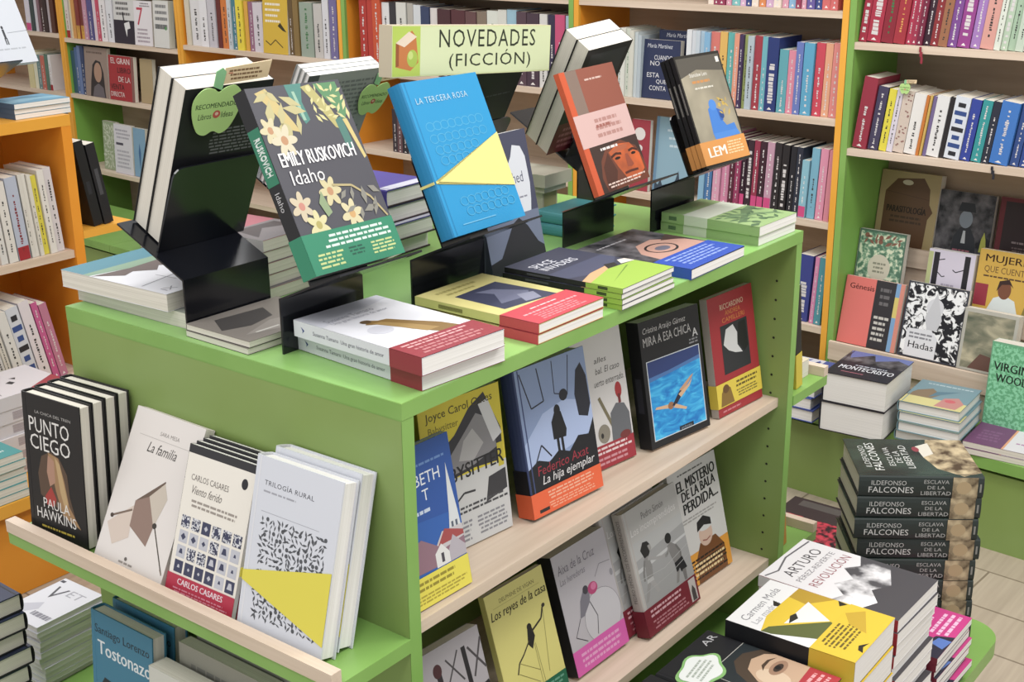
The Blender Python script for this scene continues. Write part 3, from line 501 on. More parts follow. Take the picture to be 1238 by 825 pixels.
wbook('green leafy cover with a cream oval on the middle display step', -.676, .12, -.552, .150, .185, .025, 8, '4f6f5c', spine='d8d4c8', art=[('r', .03, .0, .97, .97, '@foliage_print'), ('e', .5, .4, .24, .22, 'cfc8b4'), ('q', .36, .3, .64, .5, 3, '8a8a78'), ('leaf', .08, .78, .92, .95, 14, '8a5a4a', '')])
wbook('lilac white cover with two black tree trunks on the middle display step', -.455, .14, -.552, .14, .155, .035, 8, 'd6cede', pages='@pages_white', art=[('r', .12, 0, .24, .95, '24222a'), ('r', .78, 0, .9, .95, '24222a'), ('l', [(.2, .6), (.34, .5), (.4, .52)], .02, '24222a'), ('l', [(.82, .7), (.62, .62), (.55, .66)], .02, '24222a'), ('l', [(.2, .8), (.36, .84)], .02, '24222a'), ('q', .34, .1, .66, .4, 3, 'a8a0b0'), ('r', 0, 0, .1, .95, 'b9bf86')])
wbook('yellow cover with brown capitals and a seated woman on the middle display step', -.305, .13, -.552, .19, .18, .025, 8, 'd3a941', art=[('T', 'MUJERES', .1, .78, .84, .93, '4a2e20', {'b': .012}), ('T', 'QUE CUENTAN', .1, .63, .86, .75, '6a4a2a'), ('q', .1, .56, .84, .61, 1, '5a3e28'), ('r', 0, .1, .2, .45, '9a3040'), ('p', [(.2, 0), (.3, .25), (.45, .32), (.62, .25), (.7, 0)], 'd8e0de'), ('e', .45, .4, .1, .15, '7a4a34'), ('p', [(.33, .36), (.36, .53), (.5, .58), (.58, .45), (.52, .5), (.4, .48)], '3a2420'), ('p', [(.74, .0), (.8, .3), (.9, .36), (.97, .2), (.95, 0)], '8a7a3a')])
wbook('coral cover with a black text panel and rainbow strip on the lowest display step', -.675, .03, -.702, .188, .205, .018, 12, 'e4736a', art=[('r', .52, 0, .86, 1, '2f2c30'), ('T', 'Génesis', .08, .82, .5, .9, '6a2a2a', {'b': .02}), ('q', .56, .1, .82, .5, 5, 'c8c4bc'), ('q', .6, .62, .8, .92, 3, '6a6668'), ('r', .86, 0, .93, 1, '7aa4cc'), ('r', .86, .5, .93, .8, 'd8c46a'), ('r', .93, 0, 1, 1, 'd88a78')])
wbook('black and white patterned cover with a white title box on the lowest display step', -.478, .03, -.702, .183, .222, .018, 12, '3a3c46', art=[('r', .03, .02, .97, .98, '@bw_print'), ('e', .5, .7, .14, .12, 'd6d6da'), ('p', [(.36, .55), (.5, .9), (.64, .55), (.58, .4), (.42, .4)], 'c8c8cc'), ('p', [(.1, .02), (.1, .38), (.5, .4), (.62, .3), (.62, .02)], 'dedee2'), ('T', 'Hadas', .16, .13, .58, .22, '2c2c30', {'b': .01}), ('q', .14, .25, .58, .35, 2, '8a8a90')])
wbook('grey-green landscape painting cover on the lowest display step, several copies thick', -.293, .040, -.702, .155, .178, .035, 9, 'b8b4a8', art=[('r', .06, .04, .94, .94, '@painting'), ('p', [(.2, .04), (.4, .3), (.7, .26), (.94, .12), (.94, .04)], '6a4a40')])
wbook('green patterned cover with the words VIRGINIA WOOLF standing at the right edge', -.165, -.050, -.834, .15, .265, .045, 4, '6fae86', spine='84b896', pages='@pages', art=[('r', .02, .02, .98, .98, '@woolf_print'), ('T', 'VIRGINIA', .08, .7, .92, .79, '1c2a22', {'b': .025}), ('T', 'WOOLF', .14, .58, .78, .67, '1c2a22', {'b': .025})])
# ---- stacks on the wall's deck
stack(2, ['thick white-paged book with a dark moonlit cover, upper of two', 'lower thick white book under the dark moonlit cover on the wall deck'], (2.125, .393, -.8335), -87, .18, .215, .086, '262733', group='two thick books on the wall deck', pages='@pages_white', hard=True, jit=.003,
  art=[('r', .0, .55, 1, 1, '@photo_dark'), ('p', [(.1, .7), (.4, .95), (.5, .72), (.8, .9), (1, .8), (1, 1), (0, 1)], '6a76b0'), ('q', .3, .42, .8, .48, 1, 'b8bcc8'), ('T', 'MONTECRISTO', .1, .26, .95, .4, 'e0e2e8', {'b': .015}), ('r', .2, .14, .55, .16, 'b06a78')], back='2a2326')
stack(4, ['pale blue and yellow illustrated hardback, topmost of four beside the green standing cover', 'second hardback from the top under the pale blue and yellow cover', 'third hardback from the top under the pale blue and yellow cover', 'lowest hardback under the pale blue and yellow cover'], (2.18, .195, -.8335), -87, .166, .20, .0284, '7a9aa4', group='illustrated hardbacks on the wall deck', pages='@pages_white', hard=True, jit=.006, seed=4,
  art=[('r', 0, 0, 1, .3, 'd9cf8a'), ('p', [(0, .3), (.1, .55), (.3, .7), (.5, .5), (.4, .3)], '8a7458'), ('p', [(.55, .05), (.6, .4), (.8, .5), (.95, .3), (.9, .05)], 'c88a84'), ('e', .72, .32, .09, .06, 'd0626a'), ('q', .15, .84, .9, .92, 1, 'b8ccd2'), ('p', [(.35, .35), (.75, .75), (.4, .6)], '5a7f90')])
stack(2, ['purple and white cover lying at the right edge of the wall deck', 'book under the purple and white cover at the right edge'], (2.20, .018, -.8335), -88, .2, .165, .0165, '74446e', group='purple and white books', jit=.004, art=[('r', .5, 0, .53, 1, 'e0a07a'), ('r', .53, 0, 1, 1, 'dcd8dc'), ('q', .62, .3, .9, .4, 1, 'b080a8'), ('q', .1, .2, .4, .7, 4, '8a5a84')])
stack(3, ['blue and white cover, topmost of the small stack beside the two thick books', 'second book of the small blue and white stack beside the two thick books', 'lowest book of the small blue and white stack beside the two thick books'], (2.155, .60, -.8335), -90, .17, .22, .036, '4a5aa0', group='blue and white books on the wall deck', hard=True, pages='@pages_white', jit=.01, art=[('r', 0, .3, .6, 1, 'd8d8e2'), ('leaf', .05, .35, .55, .95, 30, '5a6ab0', '')])
# ------------------------------------------------------------------ books lying on the green table
stack(2, ['white paperback with dark red band at the near table corner, upper of two', 'white paperback with dark red band at the near table corner, lower of two'], (.038, -.002, .0003), -3.7, .152, .247, .0228, 'e2e2e8', group='white paperbacks with a dark red band', jit=.012, seed=2, pages='@pages_white',
  art=[('p', [(0, .76), (1, .92), (1, 1), (0, 1)], 'd3d4de'), ('T', 'Susanna Tamaro', .12, .80, .68, .85, '8d8d9b'), ('T', 'Una gran historia de amor', .12, .74, .78, .785, '9c9caa'), ('p', [(.30, .62), (.40, .67), (.46, .63), (.55, .62), (.66, .50), (.80, .36), (.86, .23), (.62, .23), (.50, .38), (.42, .56)], '8a6a34'), ('p', [(.36, .61), (.46, .6), (.60, .45), (.7, .3), (.55, .3), (.46, .46)], 'a5854c'), ('e', .36, .66, .055, .03, '5f4a30'), ('e', .3, .5, .12, .07, 'cfcfd8')],
  sart=[('T', 'Susanna Tamaro  Una gran historia de amor', .3, .28, .62, .84, '6a6a78', {'rot': -90}), ('p', [(.3, .93), (.5, .91), (.7, .94), (.45, .925)], '3a4a8a')],
  band=(0, .235, '98303a', [('q', .06, .62, .9, .9, 2, 'd8a0a0'), ('q', .08, .12, .9, .58, 3, 'c07a7c')]))
stack(2, ['pale yellow paperback with coral red band on the table, upper of two', 'pale yellow paperback with coral red band on the table, lower of two'], (.282, .0, .0003), -.3, .157, .231, .0129, 'd8cd82', group='pale yellow paperbacks with a coral red band', jit=.003, seed=3, pages='@pages_white',
  art=[('p', [(.18, .36), (.88, .30), (.84, .80), (.2, .78)], '3d4058'), ('p', [(.3, .45), (.5, .62), (.42, .74), (.62, .7), (.8, .5), (.66, .42)], '6d7088'), ('p', [(.5, .36), (.7, .34), (.8, .46), (.62, .5)], '8c8ea2'), ('q', .15, .88, .72, .94, 1, 'a89e58'), ('q', .2, .82, .6, .87, 1, 'a89e58')],
  sart=[('q', .25, .5, .7, .9, 1, '8a8248')],
  band=(0, .30, 'cc4450', [('q', .1, .5, .9, .62, 1, 'e8a8ac'), ('q', .12, .1, .9, .48, 4, 'dc8a90'), ('q', .3, .7, .7, .8, 1, 'f0c8c8')]))
stack(4, ['charcoal and lime green thin paperback, topmost of four on the green table', 'second charcoal and lime thin paperback from the top of four', 'third charcoal and lime thin paperback from the top of four', 'lowest charcoal and lime thin paperback of four'], (.482, -.006, .0003), 1.5, .153, .220, .0081, '3d3f52', group='charcoal and lime thin paperbacks', jit=.0015, spine='1c1c1e', pages='@pages_white',
  art=[('T', 'SPACE', .12, .78, .5, .86, 'd8d8e0', {'b': .01}), ('T', 'INVADERS', .12, .68, .7, .76, 'd8d8e0', {'b': .01}), ('p', [(0, .45), (.5, .3), (1, .5), (1, .62), (0, .62)], '4c5068'), ('p', [(0, 0), (1, 0), (1, .33), (.55, .36), (0, .26)], '9dbf42'), ('p', [(.0, .26), (.55, .36), (.62, .42), (.3, .40), (.0, .33)], 'd8a878'), ('p', [(.55, .36), (.66, .45), (.8, .42), (.72, .35)], '2c2826'), ('p', [(.15, .14), (.8, .3), (.78, .31)], '6f9030'), ('p', [(.8, .36), (.9, .44), (1, .42), (1, .33)], 'e4d8c8')],
  sart=[('r', 0.02, 0, .98, .30, '9dbf42'), ('r', .2, .12, .8, .2, '3c4a20'), ('q', .3, .5, .7, .9, 1, '5a5a60')])
book('dark paperback of a face in glasses with a blue band on the green table', pose((.689, -.003, .0004), 1.2, 90), .184, .226, .0165, '3a343c', pages='@pages_white', kind='paperback_book',
  art=[('r', 0, 0, 1, 1, '@photo_dark'), ('p', [(.12, .2), (.2, .52), (.42, .68), (.72, .7), (.95, .5), (1, .2)], 'c09484'), ('p', [(.5, .26), (.75, .3), (.9, .24), (.7, .2)], 'a8705e'), ('o', .52, .50, .20, .12, .025, '2a2628'), ('e', .52, .49, .1, .05, '6a6878'), ('p', [(.75, .62), (1, .7), (1, .5)], '4a3430'), ('q', .1, .84, .6, .88, 1, 'b8b4b8')],
  band=(0, .32, '2c50b2', [('q', .08, .2, .92, .9, 5, '8aa0dc')]))
stack(2, ['green and white plant print paperback at the far table end, upper of two', 'green and white plant print paperback at the far table end, lower of two'], (.942, .009, .0003), -.6, .141, .203, .0178, '94b274', group='green and white paperbacks', jit=.004, seed=6, pages='@pages_white',
  art=[('r', 0, .52, 1, .78, 'd2d8c6'), ('p', [(.0, .22), (.3, .3), (.7, .46), (1, .5), (1, .42), (.6, .34), (.2, .2)], '5f7f56'), ('p', [(.1, .4), (.4, .44), (.9, .18), (.9, .12), (.5, .3)], '6d8d60'), ('leaf', .05, .05, .95, .5, 26, '4f6f4c', '')], sart=[('r', .0, .52, 1, .76, 'd2d8c6'), ('q', .3, .8, .7, .96, 1, '4f6f4c')])
LL = ['illustrated snow and mountain cover at the left end of the green table']
book('plain grey white book lying under the snow and mountain cover', pose((.192, .714, .0004), 180.9, 90), .160, .257, .0239, 'b8beb0', kind='paperback_book')
book(LL[0], pose((.176, .727, .0250), 182.4, 90), .163, .244, .0269, 'e0e0e6', kind='paperback_book',
  art=[('r', 0, 0, 1, .22, '3f7f90'), ('p', [(0, .22), (1, .22), (1, .28), (.6, .34), (0, .3)], '7c9a80'), ('p', [(0, .3), (.6, .34), (1, .3), (.8, .46), (.66, .42), (.5, .52), (.38, .44), (.2, .54), (0, .48)], '5c4c48'), ('l', [(.35, .66), (.95, .74)], .012, '77777f'), ('l', [(.62, .6), (.6, .78)], .01, '8a8a92'), ('T', 'XI', .78, .88, .92, .94, '8a8890')])
stack(2, ['thin grey-brown clouded cover in front of the empty black stand, upper of two', 'thin grey-brown clouded cover in front of the empty black stand, lower of two'], (.185, .425, .0003), 179.5, .17, .135, .0092, '8c847c', group='thin grey-brown books', jit=.004, seed=9, back='2a2628',
  art=[('p', [(.3, .2), (.8, .15), (.95, .5), (.7, .6), (.4, .5)], '4a4644'), ('p', [(.1, .7), (.5, .6), (.9, .8), (.6, .9)], 'a09890'), ('r', .55, .8, .8, .83, 'd8d4cc')])
# ------------------------------------------------------------------ black bent-sheet stands
def stand(label, xa, xb, yf, zf, out, ledge=.15, tabw=None, tab=(.06, .15), slope=24, shift=.0):
    """foot rising from the table at y = yf, ledge climbing away in direction out, back rest square to the ledge"""
    r = root('book_stand', label, 'book stand', None, 'black book stands on the green table')
    t = .003; s = out; c_, s_ = math.cos(R(slope)), math.sin(R(slope))
    m = MB()
    prof = [(0, 0), (0, zf), (ledge * c_, zf + ledge * s_)]
    pr2 = [(t, 0), (t, zf - t * .6), (ledge * c_ + t * s_, zf + ledge * s_ - t * c_)]
    for (a, b), (p, q) in ((((0, 0), (0, zf)), ((t, 0), (t, zf - t * .6))), ((prof[1], prof[2]), (pr2[1], pr2[2]))):
        pass
    poly = prof + list(reversed(pr2))
    v = [(xa, yf + s * p[0], p[1] + .0003) for p in poly] + [(xb, yf + s * p[0], p[1] + .0003) for p in poly]
    n = len(poly); m.raw(v, [(0, 1, 4, 5), (1, 2, 3, 4), (n + 5, n + 4, n + 1, n), (n + 4, n + 3, n + 2, n + 1)] + [(i, n + i, n + (i + 1) % n, (i + 1) % n) for i in range(n)], '@black_sheet')
    m.build('ledge', r)
    xm, tw = (xa + xb) / 2 + shift, (tabw or (xb - xa) * .62)
    b0 = Vector((xm - tw / 2, yf + s * tab[0] * c_, zf + tab[0] * s_ + .001)); upv = Vector((0, -s * s_, c_)); nn = Vector((0, s * c_, s_))
    pts = [(0, 0), (tw, 0)] + [(tw - .015 + .015 * math.cos(R(a)), tab[1] - .015 + .015 * math.sin(R(a))) for a in (0, 30, 60, 90)] + [(.015 - .015 * math.sin(R(a)), tab[1] - .015 + .015 * math.cos(R(a))) for a in (0, 30, 60, 90)]
    m = MB(); m.prism(pts, (1, 0, 0), upv, nn, b0, t, '@black_sheet'); m.build('back_rest', r)
    return r
stand('empty black stand with the black back cover leaning over it', .020, .178, .43, .081, 1, .155, .160, (.070, .138), 24, .010)
stand('black stand under the grey floral cover', .042, .200, .258, .079, -1, .13, .11, (.040, .15))
stand('black stand under the bright blue cover', .315, .489, .268, .072, -1, .13, .11, (.040, .15))
stand('black stand under the red face cover', .734, .893, .287, .064, -1, .15, .11, (.055, .13))
stand('black stand under the three taupe covers with an orange band', 0.920, 1.074, .222, .080, -1, .13, .05, (.014, .12), 24, .060)
stand('black stand half hidden behind the grey floral cover, holding grey backed books', .345, .485, .53, .093, 1, .19, .11, (.064, .12), 29)
stand('black stand behind the red face cover, holding two thick black backed books', .935, 1.03, .395, .094, 1, .19, .08, (.040, .12), 31)
stand('black stand behind the sign, holding a black backed book', .70, .815, .47, .086, 1, .18, .08, (.042, .12), 31)
# ------------------------------------------------------------------ books on the black stands
fl = [('p', [(.08, .97), (.2, .99), (.36, .8), (.4, .74), (.3, .76), (.16, .9)], 'cdb878'), ('p', [(.4, 1), (.58, 1), (.52, .9), (.54, .8), (.48, .78), (.42, .88)], '4f8a80'), ('p', [(.56, .98), (.66, .99), (.8, .84), (.86, .72), (.78, .74), (.66, .88)], 'b9b06e'), ('p', [(.7, .99), (.95, .99), (.97, .84), (.9, .76), (.84, .86), (.76, .92)], '5d8f62'),
  ('p', [(.80, .78), (.88, .8), (.9, .62), (.82, .6)], '4f7f74'), ('p', [(.88, .78), (.93, .78), (.99, .56), (.96, .55)], 'd2bf7a'), ('p', [(.45, .96), (.48, .96), (.5, .8), (.47, .8)], '9cc0a8'), ('leaf', .6, .78, .98, .98, 26, 'd6cf92', ''), ('leaf', .05, .74, .5, .97, 8, 'c2b884', '')]
def flower(cx, cy, s, c='d4c8a0', c2='c09068', ph=0):
    o = []
    for k in range(6):
        a = ph + k * math.tau / 6; o.append(('e', cx + .055 * s * math.cos(a), cy + .04 * s * math.sin(a), .05 * s, .018 * s, c, math.degrees(a)))
    o.append(('e', cx, cy, .028 * s, .02 * s, c2)); return o
book('grey floral cover with white lettering and a green band on a black stand', pose((.040, .203, .112), 4.3, 26.6, -2.5), .181, .261, .0234, '504f57', spine='201f22', pages='@pages_white', kind='paperback_book',
  art=fl + flower(.1, .77, 1.0) + flower(.2, .71, 1.25, 'd6ccae') + flower(.46, .41, 1.15, 'd2c698') + flower(.12, .36, 1.1, 'cfc0a2', 'c98878', .4) + flower(.6, .27, 1.15, 'd6cba0', 'd0a468', .2) + flower(.22, .25, 1.1, 'd8d09c', 'b4a860', .5) + [('l', [(.5, .44), (.7, .42), (.86, .34), (.97, .22)], .018, 'b8a878'), ('leaf', .55, .24, .95, .4, 9, '8d8a80', ''), ('p', [(.3, .36), (.36, .42), (.4, .3), (.34, .28)], '8fa27a'),
  ('T', 'EMILY RUSKOVICH', .08, .572, .88, .648, 'f0eeee', {'b': .03, 'up': .0}), ('T', 'Idaho', .12, .472, .46, .548, 'e6e4e4', {'i': .05})],
  sart=[('r', 0.02, .50, .98, .80, '2f8263'), ('T', 'RUSKOVICH', .3, .55, .75, .75, 'dfe8e2', {'rot': -90, 'b': .02}), ('T', 'Idaho', .3, .36, .7, .46, 'c8c6c8', {'rot': -90})],
  band=(0, .215, '2f8a68', [('q', .2, .55, .96, .92, 3, 'd6e6dc'), ('q', .06, .1, .38, .5, 4, 'c8d48a'), ('q', .42, .25, .6, .5, 3, '1e5a48'), ('q', .66, .15, .96, .5, 4, 'c8d48a')]))
ch = []
for yy, xa, n in ((.70, .12, 8), (.62, .12, 8), (.545, .14, 6), (.475, .16, 4), (.20, .22, 7), (.13, .26, 7)):
    for k in range(n): ch += [('o', xa + .05 + k * .094, yy, .055, .03, .007, '48acd8')]
book('bright blue hardback with a pale yellow diagonal band on a black stand', pose((.327, .214, .105), 4.0, 23.8, -1.2), .186, .238, .0275, '0f97d0', spine='0d86bc', hard=True,
  art=ch + [('T', 'LA TERCERA ROSA', .10, .85, .78, .89, 'b8dcee', {'s': 1.15}), ('l', [(.15, .06), (.6, .06)], .008, '6fc0e6')], band=((.345, .585), (.362, .215), 'ecdf86', []))
book('red face cover with a pale pink panel on a black stand', pose((.729, .216, .100), 5.8, 21.9), .194, .219, .010, '985645', spine='d4592f', kind='paperback_book',
  art=[('r', 0, 0, .1, 1, 'd4592f'), ('r', .1, .64, .3, 1, '8a7468'), ('q', .4, .89, .72, .92, 1, 'd8b8ac'), ('r', .1, 0, 1, .38, '43302b'), ('p', [(.20, 0), (.16, .12), (.23, .25), (.38, .345), (.68, .37), (.92, .29), (1, .15), (1, 0)], '74402f'), ('p', [(.40, .30), (.60, .345), (.82, .33), (.95, .22), (.96, .09), (.82, .03), (.6, .05), (.5, .16)], '@skin_orange'), ('p', [(.44, .29), (.6, .335), (.78, .325), (.74, .29), (.56, .285)], 'b4603e'), ('l', [(.42, .255), (.52, .275), (.62, .262)], .022, '4a261e'), ('l', [(.76, .265), (.85, .275), (.93, .25)], .022, '4a261e'), ('e', .53, .235, .055, .011, '2a1815'), ('e', .84, .237, .045, .011, '2a1815'), ('p', [(.68, .25), (.73, .25), (.79, .15), (.74, .135), (.66, .145)], '9a4c35'), ('l', [(.58, .10), (.70, .105), (.84, .10)], .022, '5c2c24'), ('p', [(.2, .0), (.34, .0), (.46, .14), (.38, .3), (.24, .2)], '553127'), ('q', .2, .02, .96, .07, 2, 'e8cdc0'), ('q', .28, .32, .6, .36, 1, 'e8e0dc'), ('r', 0, .38, 1, .645, 'd9b3ad'), ('q', .3, .42, .85, .6, 3, 'b88880'), ('q', .34, .5, .62, .55, 1, 'a4645a')])
LM = pose((1.013, .187, .100), -3.7, 22.9)
Fl = None
for k, lb in enumerate(['taupe cover with a blue crouching figure and orange band, front of three', 'second taupe copy behind the blue crouching figure cover', 'third taupe copy, rearmost behind the blue crouching figure cover']):
    M = LM @ Matrix.Translation((0, 0, (2 - k) * .0112))
    if k == 0:
        Fl = book(lb, M, 0.150, .214, .0086, '26231f', spine='17161a', kind='paperback_book', group='taupe covers with an orange band',
          art=[('r', .03, .02, .97, .975, '@taupe'), ('p', [(.03, .975), (.03, .8), (.4, .86), (.97, .82), (.97, .975)], '57524a'), ('T', 'Stanisław Lem', .22, .80, .6, .835, 'e4e0d8'), ('q', .24, .73, .62, .775, 1, 'c98a4a'), ('q', .26, .68, .66, .71, 1, 'd8d2c4'), ('p', [(.88, .9), (.95, .9), (.95, .95), (.88, .95)], 'e4e0d8'),
          ('p', [(.36, .28), (.40, .50), (.52, .54), (.62, .48), (.62, .4), (.7, .33), (.88, .34), (.9, .28), (.6, .25)], '3f7fd0'), ('e', .52, .53, .08, .05, '4b8ad8'), ('p', [(.58, .5), (.7, .46), (.66, .38), (.6, .38)], '2f62b4'), ('e', .66, .43, .05, .035, '2c4a86'), ('p', [(.36, .28), (.9, .28), (.94, .23), (.38, .22)], '4a88d6'), ('leaf', .64, .42, .86, .6, 10, 'c8a850', '')],
          sart=[('q', .3, .35, .7, .9, 1, '8a8680')], band=(0.02, .225, 'dc9548', [('T', 'LEM', .14, .3, .52, .72, 'f4ece0', {'b': .05}), ('q', .56, .25, .92, .85, 5, 'f0cf9c')]))
    else: copy_tree(Fl, M, lb, 'taupe covers with an orange band')
book('dark blue cover with a white puddle shape standing right of the bright blue hardback', pose((.492, .268, .0004), 1.4, 12.1), .150, .225, .0198, '484a60', kind='paperback_book', pages='@pages_white',
  art=[('p', [(.30, .93), (.42, .95), (.52, .86), (.58, .76), (.66, .82), (.72, .9), (.86, .88), (.92, .8), (.93, .6), (.9, .48), (.86, .38), (.76, .36), (.6, .4), (.4, .6)], 'd9dbe2'), ('T', 'lhed', .60, .62, .82, .70, '55566a'), ('q', .7, .5, .84, .525, 1, '8a8a98'), ('r', 0, 0, 1, .40, '6f7890'), ('p', [(0, .0), (0, .1), (.2, .12), (.5, .34), (.62, .37), (.75, .3), (.9, .16), (1, .12), (1, 0)], '23242c')])  # grey-blue foot and black hump paint in the reflection on the black stand
def away(n, labs, P, psi, th, rho, w, h, t, cover, group, **kw):
    """books facing away, their back covers towards the near side, n thick; t is one book's thickness"""
    M0 = pose(P, psi, th, rho); first = None
    for k in range(n):
        M = M0 @ Matrix.Translation((0, 0, (n - 1 - k) * (t + .0005)))
        if first is None: first = book(labs[0], M, w, h, t, cover, group=group, flip=True, kind='paperback_book', **kw)
        else: copy_tree(first, M, labs[k], group)
    return first
bl = [('q', .38, .58, .95, .74, 7, '77787c'), ('q', .42, .34, .7, .46, 4, '55565c'), ('p', [(.02, .02), (.98, .02), (.98, .98), (.02, .98)], '17181c')]
away(2, ['black back cover with small grey print under the large green apple tag', 'white-paged copy behind the black back cover with the green apple tag'], (.044, .566, .1445), -4.1, -24, 0, .149, .252, .0328, '17181c', 'black backed books leaning at the left', art=[('q', .36, .56, .95, .73, 8, '6d6e72'), ('q', .2, .12, .3, .4, 6, '8a8a8e'), ('p', [(.16, .06), (.24, .07), (.25, .14), (.17, .13)], 'b8b8bc')], pages='@pages')
away(3, ['grey back cover with lines of print under a green apple tag, nearest of three', 'middle book of three grey backed books behind the floral cover', 'farthest of three grey backed books behind the floral cover'], (.338, .623, .150), -2.1, -29.3, -.6, .162, .224, .0108, '9a9e9c', 'grey backed books', art=[('q', .28, .25, .95, .93, 18, '73777a'), ('r', 0, .93, .14, 1, '4a4c50')], pages='@pages_white')
bb_ = dict(cover='1c1b1e', pages='@pages', art=[('r', .12, .72, .92, .95, '2f3134'), ('r', 0, 0, 1, .30, '6a1a2a'), ('q', .1, .04, .9, .26, 4, 'a05a66')])
away(2, ['thick black back cover with a maroon foot behind the red face cover', 'thick white-paged copy behind the black and maroon back cover'], (.899, .495, .160), -5.9, -31.6, 6.5, .117, .243, .0326, group='thick black and maroon backed books', **bb_)
away(1, ['thick black back cover leaning just under the yellow-green sign'], (.695, .575, .155), -5.9, -31.6, 4.0, .150, .225, .034, '1a1a1d', None, pages='@pages', art=[('q', .3, .55, .9, .58, 1, '4a4a50'), ('q', .2, .86, .34, .94, 1, '3c3c42')])
# ------------------------------------------------------------------ other things in the middle of the table
stack(5, ['pink topped book in the pale stack left of the floral cover, topmost', 'second book from the top of the pale stack left of the floral cover', 'middle book of the pale stack left of the floral cover', 'fourth book from the top of the pale stack left of the floral cover', 'lowest book of the pale stack left of the floral cover'], (.205, .470, .0003), 4, .12, .2, .0185, 'c0727e', spine='d6d2cc', back='8a8480', group='pale stack left of the floral cover', jit=.006, seed=11, art=[('r', 0, 0, 1, .45, '8a8486'), ('p', [(.1, .1), (.5, .3), (.9, .2), (.9, .4), (.2, .42)], '5a5456')])
stack(4, ['purple topped hardback of the stack between the floral and blue covers', 'second hardback from the top of the stack between the floral and blue covers', 'third hardback from the top of the stack between the floral and blue covers', 'lowest hardback of the stack between the floral and blue covers'], (.495, .480, .0003), 2, .12, .2, .030, '5248a0', hard=True, pages='@pages_white', group='hardbacks between the floral and blue covers', jit=.008, seed=12, back='3a2a30', art=[('r', .0, .0, 1, .12, 'd8d8e8')])
stack(2, ['teal cover with a brown panel lying mid table, upper of two', 'teal cover with a brown panel lying mid table, lower of two'], (.80, .300, .0003), 0, .125, .095, .021, '4a9aa0', group='teal books', jit=.004, seed=13, hard=True, art=[('r', .1, .2, .75, .5, '8a4a34'), ('r', .1, .3, .8, .36, '5a2e26')])
r = root('display_block', 'cream display block with a wider top left of the red face cover', 'display block')
m = MB()
for z0, z1, e in ((0, .012, .006), (.012, .062, 0), (.062, .074, .012), (.074, .098, .02)): m.box(.862 - e + .0, .425 - e, z0 + .0004, .908 + e, .485 + e, z1 + .0004, 'd6d0bc')
m.build('block', r)
m = MB(); m.box(.866, .4245, .016, .904, .425, .058, 'b5b382'); m.build('front_panel', r)
# apple tags
def apple_tag(label, M, sc):
    r = root('apple_tag', label, 'tag', M, 'green apple tags')
    ap = [(0, -.43), (-.16, -.5), (-.33, -.4), (-.47, -.05), (-.48, .26), (-.32, .46), (-.12, .45), (0, .37), (.12, .45), (.32, .47), (.48, .27), (.47, -.04), (.34, -.38), (.17, -.5)]
    n = len(ap); sm = []
    for i in range(n):          # rounded outline through the points above
        p0, p1, p2, p3 = (Vector(ap[(i + q) % n]) for q in (-1, 0, 1, 2))
        for s in (0, .25, .5, .75): sm.append(.5 * (2 * p1 + (p2 - p0) * s + (2 * p0 - 5 * p1 + 4 * p2 - p3) * s * s + (3 * p1 - p0 - 3 * p2 + p3) * s ** 3))
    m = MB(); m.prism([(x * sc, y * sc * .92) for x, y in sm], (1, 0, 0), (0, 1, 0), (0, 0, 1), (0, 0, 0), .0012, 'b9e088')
    canvas(m, [('T', 'RECOMENDADO', .08, .56, .92, .66, '3a5a34', {'b': .01}), ('T', 'Libros', .16, .34, .42, .46, '3a4a34'), ('T', 'Ideas', .62, .34, .86, .46, '3a4a34'), ('e', .52, .42, .075, .08, 'c8584c'), ('e', .52, .43, .035, .035, 'e8c8b0')], (-.5 * sc, -.46 * sc, .0012), (1, 0, 0), (0, 1, 0), sc, .92 * sc)
    m.build('apple', r)
    m = MB(); m.prism([(-.12 * sc, .44 * sc), (.06 * sc, .36 * sc), (.08 * sc, .7 * sc), (.0, .78 * sc), (-.12 * sc, .72 * sc)], (1, 0, 0), (0, 1, 0), (0, 0, 1), (0, 0, -.0016), .0012, '93cf98'); m.build('leaf', r)
    m = MB(); m.prism([(.05 * sc, .46 * sc), (.98 * sc, .50 * sc), (1.0 * sc, .82 * sc), (.07 * sc, .76 * sc)], (1, 0, 0), (0, 1, 0), (0, 0, 1), (0, 0, -.003), .0012, 'ecd2a8')
    canvas(m, [('q', .1, .1, .9, .9, 3, '8a6a4a'), ('r', .1, .6, .2, .66, 'c85a4a')], (.05 * sc, .48 * sc, -.0018), (1, 0, 0), (0, 1, 0), .9 * sc, .28 * sc); m.build('paper_strip', r)
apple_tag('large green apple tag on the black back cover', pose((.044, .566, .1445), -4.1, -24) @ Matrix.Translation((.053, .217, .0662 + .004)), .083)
apple_tag('smaller green apple tag on the grey back cover', pose((.338, .623, .150), -2.1, -29.3, -.6) @ Matrix.Translation((.160, .165, .0335 + .003)), .068)
